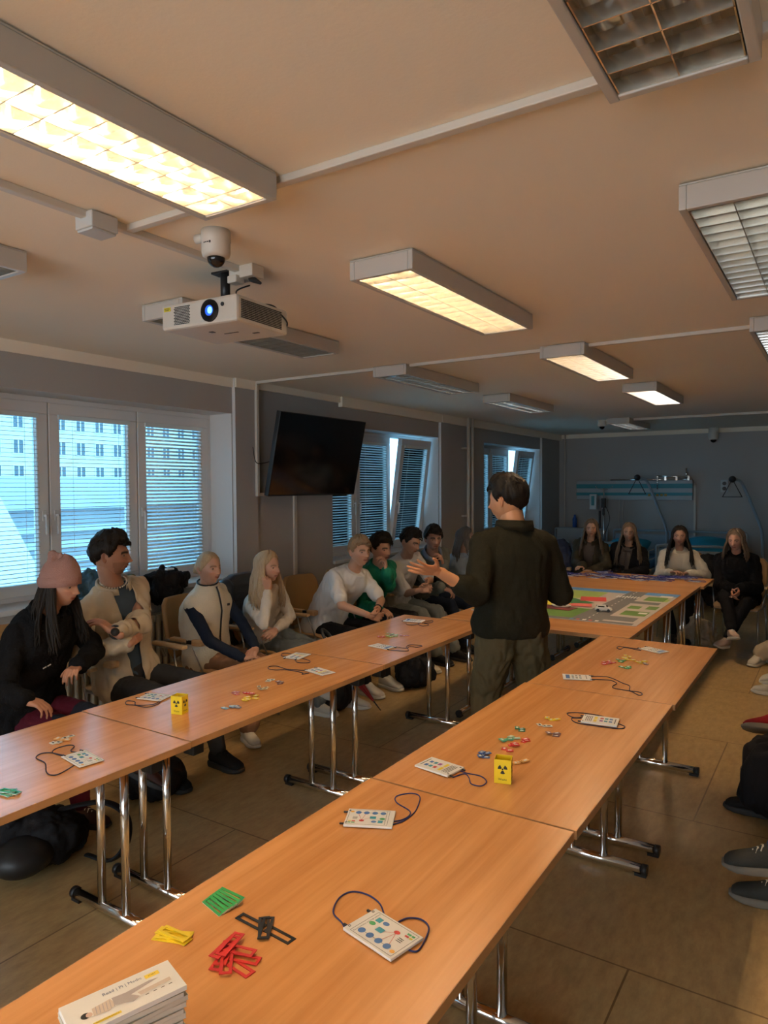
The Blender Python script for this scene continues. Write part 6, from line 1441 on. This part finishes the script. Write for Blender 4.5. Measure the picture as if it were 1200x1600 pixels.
def pillow(label, c, s, rz, mt):
    bm = bmesh.new(); n = 16; g = [[None]*(n+1) for _ in range(n+1)]
    for side in (1, -1):
        for i in range(n+1):
            for j in range(n+1):
                u, v = i/n*2-1, j/n*2-1; h = (max(0, (1-u*u)*(1-v*v)))**.42
                if side == -1 and (i in (0, n) or j in (0, n)): continue
                nz = .012*noise.noise(V((u*2, v*2, side*2)))
                g_v = bm.verts.new(V((u*s[0]*(1-.06*v*v), v*s[1]*(1-.06*u*u), side*(h*s[2]+nz*h))))
                if side == 1: g[i][j] = (g_v, g[i][j])
                else: g[i][j] = (g[i][j][0], g_v)
        for i in range(n):
            for j in range(n):
                q = [g[a][b][0] if side == 1 or g[a][b][1] is None else g[a][b][1] for a, b in ((i, j), (i+1, j), (i+1, j+1), (i, j+1))]
                f = bm.faces.new(q if side == 1 else q[::-1]); f.smooth = True
    o = finish(bm, 'pillow', mt); o.location = c; o.rotation_euler = (.35, 0, rz); tag(o, label, 'pillow')
C_teal = fabric('teal_pillow', (.03, .26, .38), .7)
pillow('blue pillow on the bed behind the person in the cream sweater', (-1.68, 11.6, .76), (.34, .24, .13), .05, C_teal)
pillow('blue pillow on the bed between the two people in coats', (-2.85, 11.65, .72), (.32, .22, .12), -.1, C_teal)
def trapeze(label, x, y, top, lean):
    t = thing('bed_pole', label, 'bed pole', (x, y, 0))
    bm = bmesh.new(); tube(bm, smooth_curve([(.0, 0, .4), (0, 0, .95), (-lean*.35, -.1, 1.3), (-lean*.8, -.25, top-.1), (-lean*1.0, -.34, top), (-lean*1.3, -.42, top+.02)], 5), .021, 10)
    finish(bm, 'pole', M_bed, t)
    e = V((-lean*1.3, -.42, top+.02))
    bm = bmesh.new(); ellipsoid(bm, e, (.05, .05, .05)); finish(bm, 'joint', M_black, t)
    bm = bmesh.new(); tube(bm, [e+V(p) for p in ((0, 0, .0), (-.13, 0, -.26), (.13, 0, -.26))], .011, 8, closed=True); finish(bm, 'grab_handle', M_dark, t)
trapeze('tall bent bed pole with a triangular grab handle in front of the hospital panel', -2.34, 12.0, 1.80, .28)
trapeze('second bent bed pole at the right, beside the small wall socket', -.98, 12.0, 1.76, .28)
bm = bmesh.new(); tube(bm, [(0, 0, 0), (0, 0, .16), (0, 0, .19), (0, 0, .23)], [.04, .04, .02, .018], 14); o = finish(bm, 'bottle', mat('blue_bottle', (.02, .09, .35), .3)); o.location = (-3.9, 12.2, .96)
tag(o, 'small blue bottle in the far left corner above the bed end', 'bottle')
bm = bmesh.new(); box(bm, -.25, .25, -.12, .12, 0, .96); o = finish(bm, 'bedside_cabinet', M_pan, bevel=.01); o.location = (-3.95, 12.25, 0); tag(o, 'narrow grey bedside cabinet in the far left corner', 'cabinet')

# ------------------------------------------------------------------ bags, jackets, umbrella
def lump(label, name, cat, loc, blobs, mt, vox=.012, wr=.03, sc=7, seed=0, parts=None, rz=0):
    t = thing(name, label, cat, loc, rz)
    bm = bmesh.new()
    for b in blobs:
        if len(b) == 2: ellipsoid(bm, b[0], b[1])
        else: capsule(bm, b[0], b[1], b[2], b[3])
    me = remeshed(bm, vox, 2); wrinkle(me, wr*1.25, sc, seed); wrinkle(me, wr*.5, sc*2.4, seed+3)
    for v in me.vertices: v.co.z = max(v.co.z, 0) if loc[2] < .01 else v.co.z
    me.update(); link('shell', me, mt, t, True)
    for nm, fn, m_ in (parts or []):
        bm = bmesh.new(); fn(bm); finish(bm, nm, m_, t)
    return t
C_nylon = mat('black_nylon', (.010, .010, .012), .72, spec=.2, bump=.3, bscale=300, var=.15); C_bluej = mat('blue_shell_jacket', (.02, .07, .11), .5, bump=.3, bscale=90, var=.2); C_ogreen = mat('olive_bag_cloth', (.10, .10, .03), .7, bump=.3, bscale=200, var=.15)
lump('crumpled blue jacket on the window sill between the first two visible people', 'folded_jacket', 'jacket', (-4.30, 2.9, SILL+.005), [((0, -.12, .07), (.1, .17, .075)), ((.02, .08, .09), (.1, .15, .085)), ((.05, .0, .02), (.1, .25, .04))], C_bluej, seed=2, wr=.04)
lump('olive green bag lying on the window sill beside the blue jacket', 'shoulder_bag', 'bag', (-4.15, 3.12, SILL-.03), [((0, 0, .07), (.1, .15, .11)), ((.03, .02, -.02), (.09, .13, .09))], C_ogreen, seed=4, wr=.02,
     parts=[('strap', lambda bm: tube(bm, smooth_curve([(.09, -.12, .02), (.12, 0, .16), (.1, .12, .05)]), .011, 6, flat=.4), C_nylon)])
lump('black bag with white bits on the window sill behind the ochre chair back', 'shoulder_bag', 'bag', (-4.2, 3.52, SILL-.02), [((0, 0, .08), (.1, .19, .09)), ((.05, -.05, -.0), (.08, .16, .09))], C_nylon, seed=8, wr=.045,
     parts=[('tag', lambda bm: cbox(bm, (.06, -.02, .165), (.03, .06, .012)), M_card)])
# padded jacket over the chair of the blonde person
t = thing('padded_jacket', 'dark quilted jacket hung over the chair behind the blonde person', 'jacket', (-3.74, 4.16, 0))
bm = bmesh.new(); loft(bm, [(V((-.29, 0, z)), V((0, 1, 0)), V((1, 0, 0)), a, b, 3) for z, a, b in ((.42, .20, .05), (.5, .27, .07), (.7, .29, .075), (.88, .28, .07), (.98, .22, .06), (1.01, .14, .05))], 24)
capsule(bm, (-.26, -.24, .92), (-.2, -.30, .55), .07, .055); capsule(bm, (-.26, .24, .92), (-.2, .30, .55), .07, .055)
me = remeshed(bm, .011, 2)
for v in me.vertices: v.co += (v.co-V((-.27, 0, v.co.z))).normalized()*(.010*abs(math.sin(v.co.z*PI/.062))-.004)
link('quilted_shell', me, mat('navy_down', (.02, .028, .045), .38, bump=.2, bscale=80, var=.15), t, True)
lump('large black backpack on the floor under the left end of the nearest left table', 'backpack', 'backpack', (-3.1, 1.78, 0), [((-.32, -.12, .12), (.12, .04, .13), .125, .12), ((-.28, .04, .1), (.1, .14, .1), .11, .1), ((-.3, -.18, .22), (.0, -.08, .24), .06, .05)], C_nylon, seed=1, wr=.03,
     parts=[('strap', lambda bm: tube(bm, smooth_curve([(.1, .1, .22), (.28, .2, .26), (.38, .25, .2), (.42, .22, .1), (.36, .18, .02), (.24, .14, .03)]), .024, 8, flat=.35), C_nylon), ('front_pocket', lambda bm: ellipsoid(bm, (.14, -.1, .1), (.12, .13, .08)), M_black)])
lump('black backpack slumped on the floor under the farthest left table', 'backpack', 'backpack', (-3.02, 5.15, 0), [((0, 0, .13), (.17, .2, .14)), ((-.03, .02, .24), (.1, .13, .08))], C_nylon, seed=5, wr=.03,
     parts=[('strap', lambda bm: tube(bm, smooth_curve([(.08, -.05, .26), (.2, -.1, .18), (.22, -.14, .05), (.26, -.22, .015)]), .014, 6, flat=.4), C_nylon), ('handle', lambda bm: tube(bm, smooth_curve([(-.04, 0, .3), (-.03, .03, .36), (-.02, .07, .3)]), .009, 6), C_nylon)])
lump('black bag standing on the floor under the middle left table beside the red umbrella', 'handbag', 'bag', (-3.2, 4.3, 0), [((0, 0, .12), (.1, .16, .13))], C_nylon, seed=6, wr=.02, parts=[('handle', lambda bm: tube(bm, smooth_curve([(0, -.08, .22), (0, -.06, .33), (0, .06, .33), (0, .08, .22)]), .008, 6), C_nylon)])
lump('dark bag on the floor behind the legs of the nearest left table', 'handbag', 'bag', (-3.12, 2.55, 0), [((0, 0, .11), (.12, .16, .12)), ((-.1, -.05, .09), (.1, .12, .1))], C_nylon, seed=9, wr=.02, parts=[('handle', lambda bm: tube(bm, smooth_curve([(0, -.08, .2), (.02, -.05, .3), (.02, .06, .3), (0, .08, .2)]), .008, 6), C_nylon)])
# umbrella leaning in the aisle
t = thing('umbrella', 'closed red umbrella leaning beside the floor bag under the middle left table', 'umbrella', (-2.89, 4.42, .01))
M_ured = mat('umbrella_red', (.28, .008, .012), .5, bump=.3, bscale=60, var=.2)
ax = V((-.28, -.12, .38)).normalized()
bm = bmesh.new(); n = 16; rr = []
for tt, r in ((.09, .008), (.2, .022), (.35, .034), (.48, .036), (.52, .014)):
    u_, w_ = perp(ax); rr.append([bm.verts.new(ax*tt+(u_*math.cos(2*PI*k/n)+w_*math.sin(2*PI*k/n))*r*(1 if k % 2 else .72)) for k in range(n)])
for a, b in zip(rr, rr[1:]):
    for k in range(n): bm.faces.new((a[k], a[(k+1) % n], b[(k+1) % n], b[k]))
bm.faces.new(rr[0][::-1]); bm.faces.new(rr[-1]); finish(bm, 'canopy', M_ured, t)
bm = bmesh.new(); tube(bm, [V((0, 0, 0)), ax*.1], [.004, .006], 8); tube(bm, [ax*.5, ax*.62], .006, 8); finish(bm, 'shaft', M_dark, t)
bm = bmesh.new(); tube(bm, smooth_curve([ax*.6, ax*.7, ax*.75+V((0, .03, .01)), ax*.72+V((0, .07, 0)), ax*.66+V((0, .07, 0))]), .012, 8); finish(bm, 'handle', M_black, t)
# right side: coat over a chair arm, carrier bag, coat behind
t = thing('coat', 'black coat hanging down over the lap at the right edge, blue cloth on top', 'coat', (-.25, 3.9, 0))
bm = bmesh.new(); loft(bm, [(V((.02, 0, .44)), V((1, 0, 0)), V((0, 1, 0)), .10, .16, 2.6), (V((.0, 0, .41)), V((1, 0, 0)), V((0, 1, 0)), .11, .18, 2.6), (V((-.01, 0, .30)), V((1, 0, 0)), V((0, 1, 0)), .14, .17, 2.6), (V((.0, 0, .16)), V((1, 0, 0)), V((0, 1, 0)), .16, .16, 2.4), (V((.02, 0, .10)), V((1, 0, 0)), V((0, 1, 0)), .12, .12, 2.4)], 24)
me = remeshed(bm, .011, 2); wrinkle(me, .035, 6, 3); link('shell', me, C_black, t, True)
bm = bmesh.new(); cbox(bm, (.02, -.02, .455), (.08, .06, .03)); finish(bm, 'blue_cloth', mat('sky_cloth', (.08, .22, .34), .8, var=.1), t, bevel=.008)
M_paper = mat('carrier_paper', (.42, .34, .24), .8, bump=.3, bscale=40, var=.15)
lump('crumpled beige carrier bag on the floor beside the feet at the far table', 'carrier_bag', 'bag', (-1.22, 8.05, 0), [((0, 0, .14), (.16, .13, .15)), ((.05, -.03, .07), (.17, .14, .08)), ((-.04, 0, .24), (.08, .1, .09))], M_paper, seed=3, wr=.06, sc=6)
lump('black jacket slung over the chair between the cream sweater and the black fleece', 'jacket', 'jacket', (-1.2, 8.45, 0), [((0, 0, .78), (.13, .09, .16)), ((.02, .0, .6), (.14, .1, .18)), ((.06, 0, .45), (.12, .1, .1))], C_nylon, seed=7, wr=.03)
lump('navy coat hanging over the chair left of the olive coat', 'coat', 'coat', (-2.98, 8.75, 0), [((0, 0, .88), (.15, .1, .14)), ((.03, .0, .7), (.19, .12, .2))], mat('navy_coat', (.012, .022, .06), .6, bump=.2, var=.15), seed=11, wr=.03)
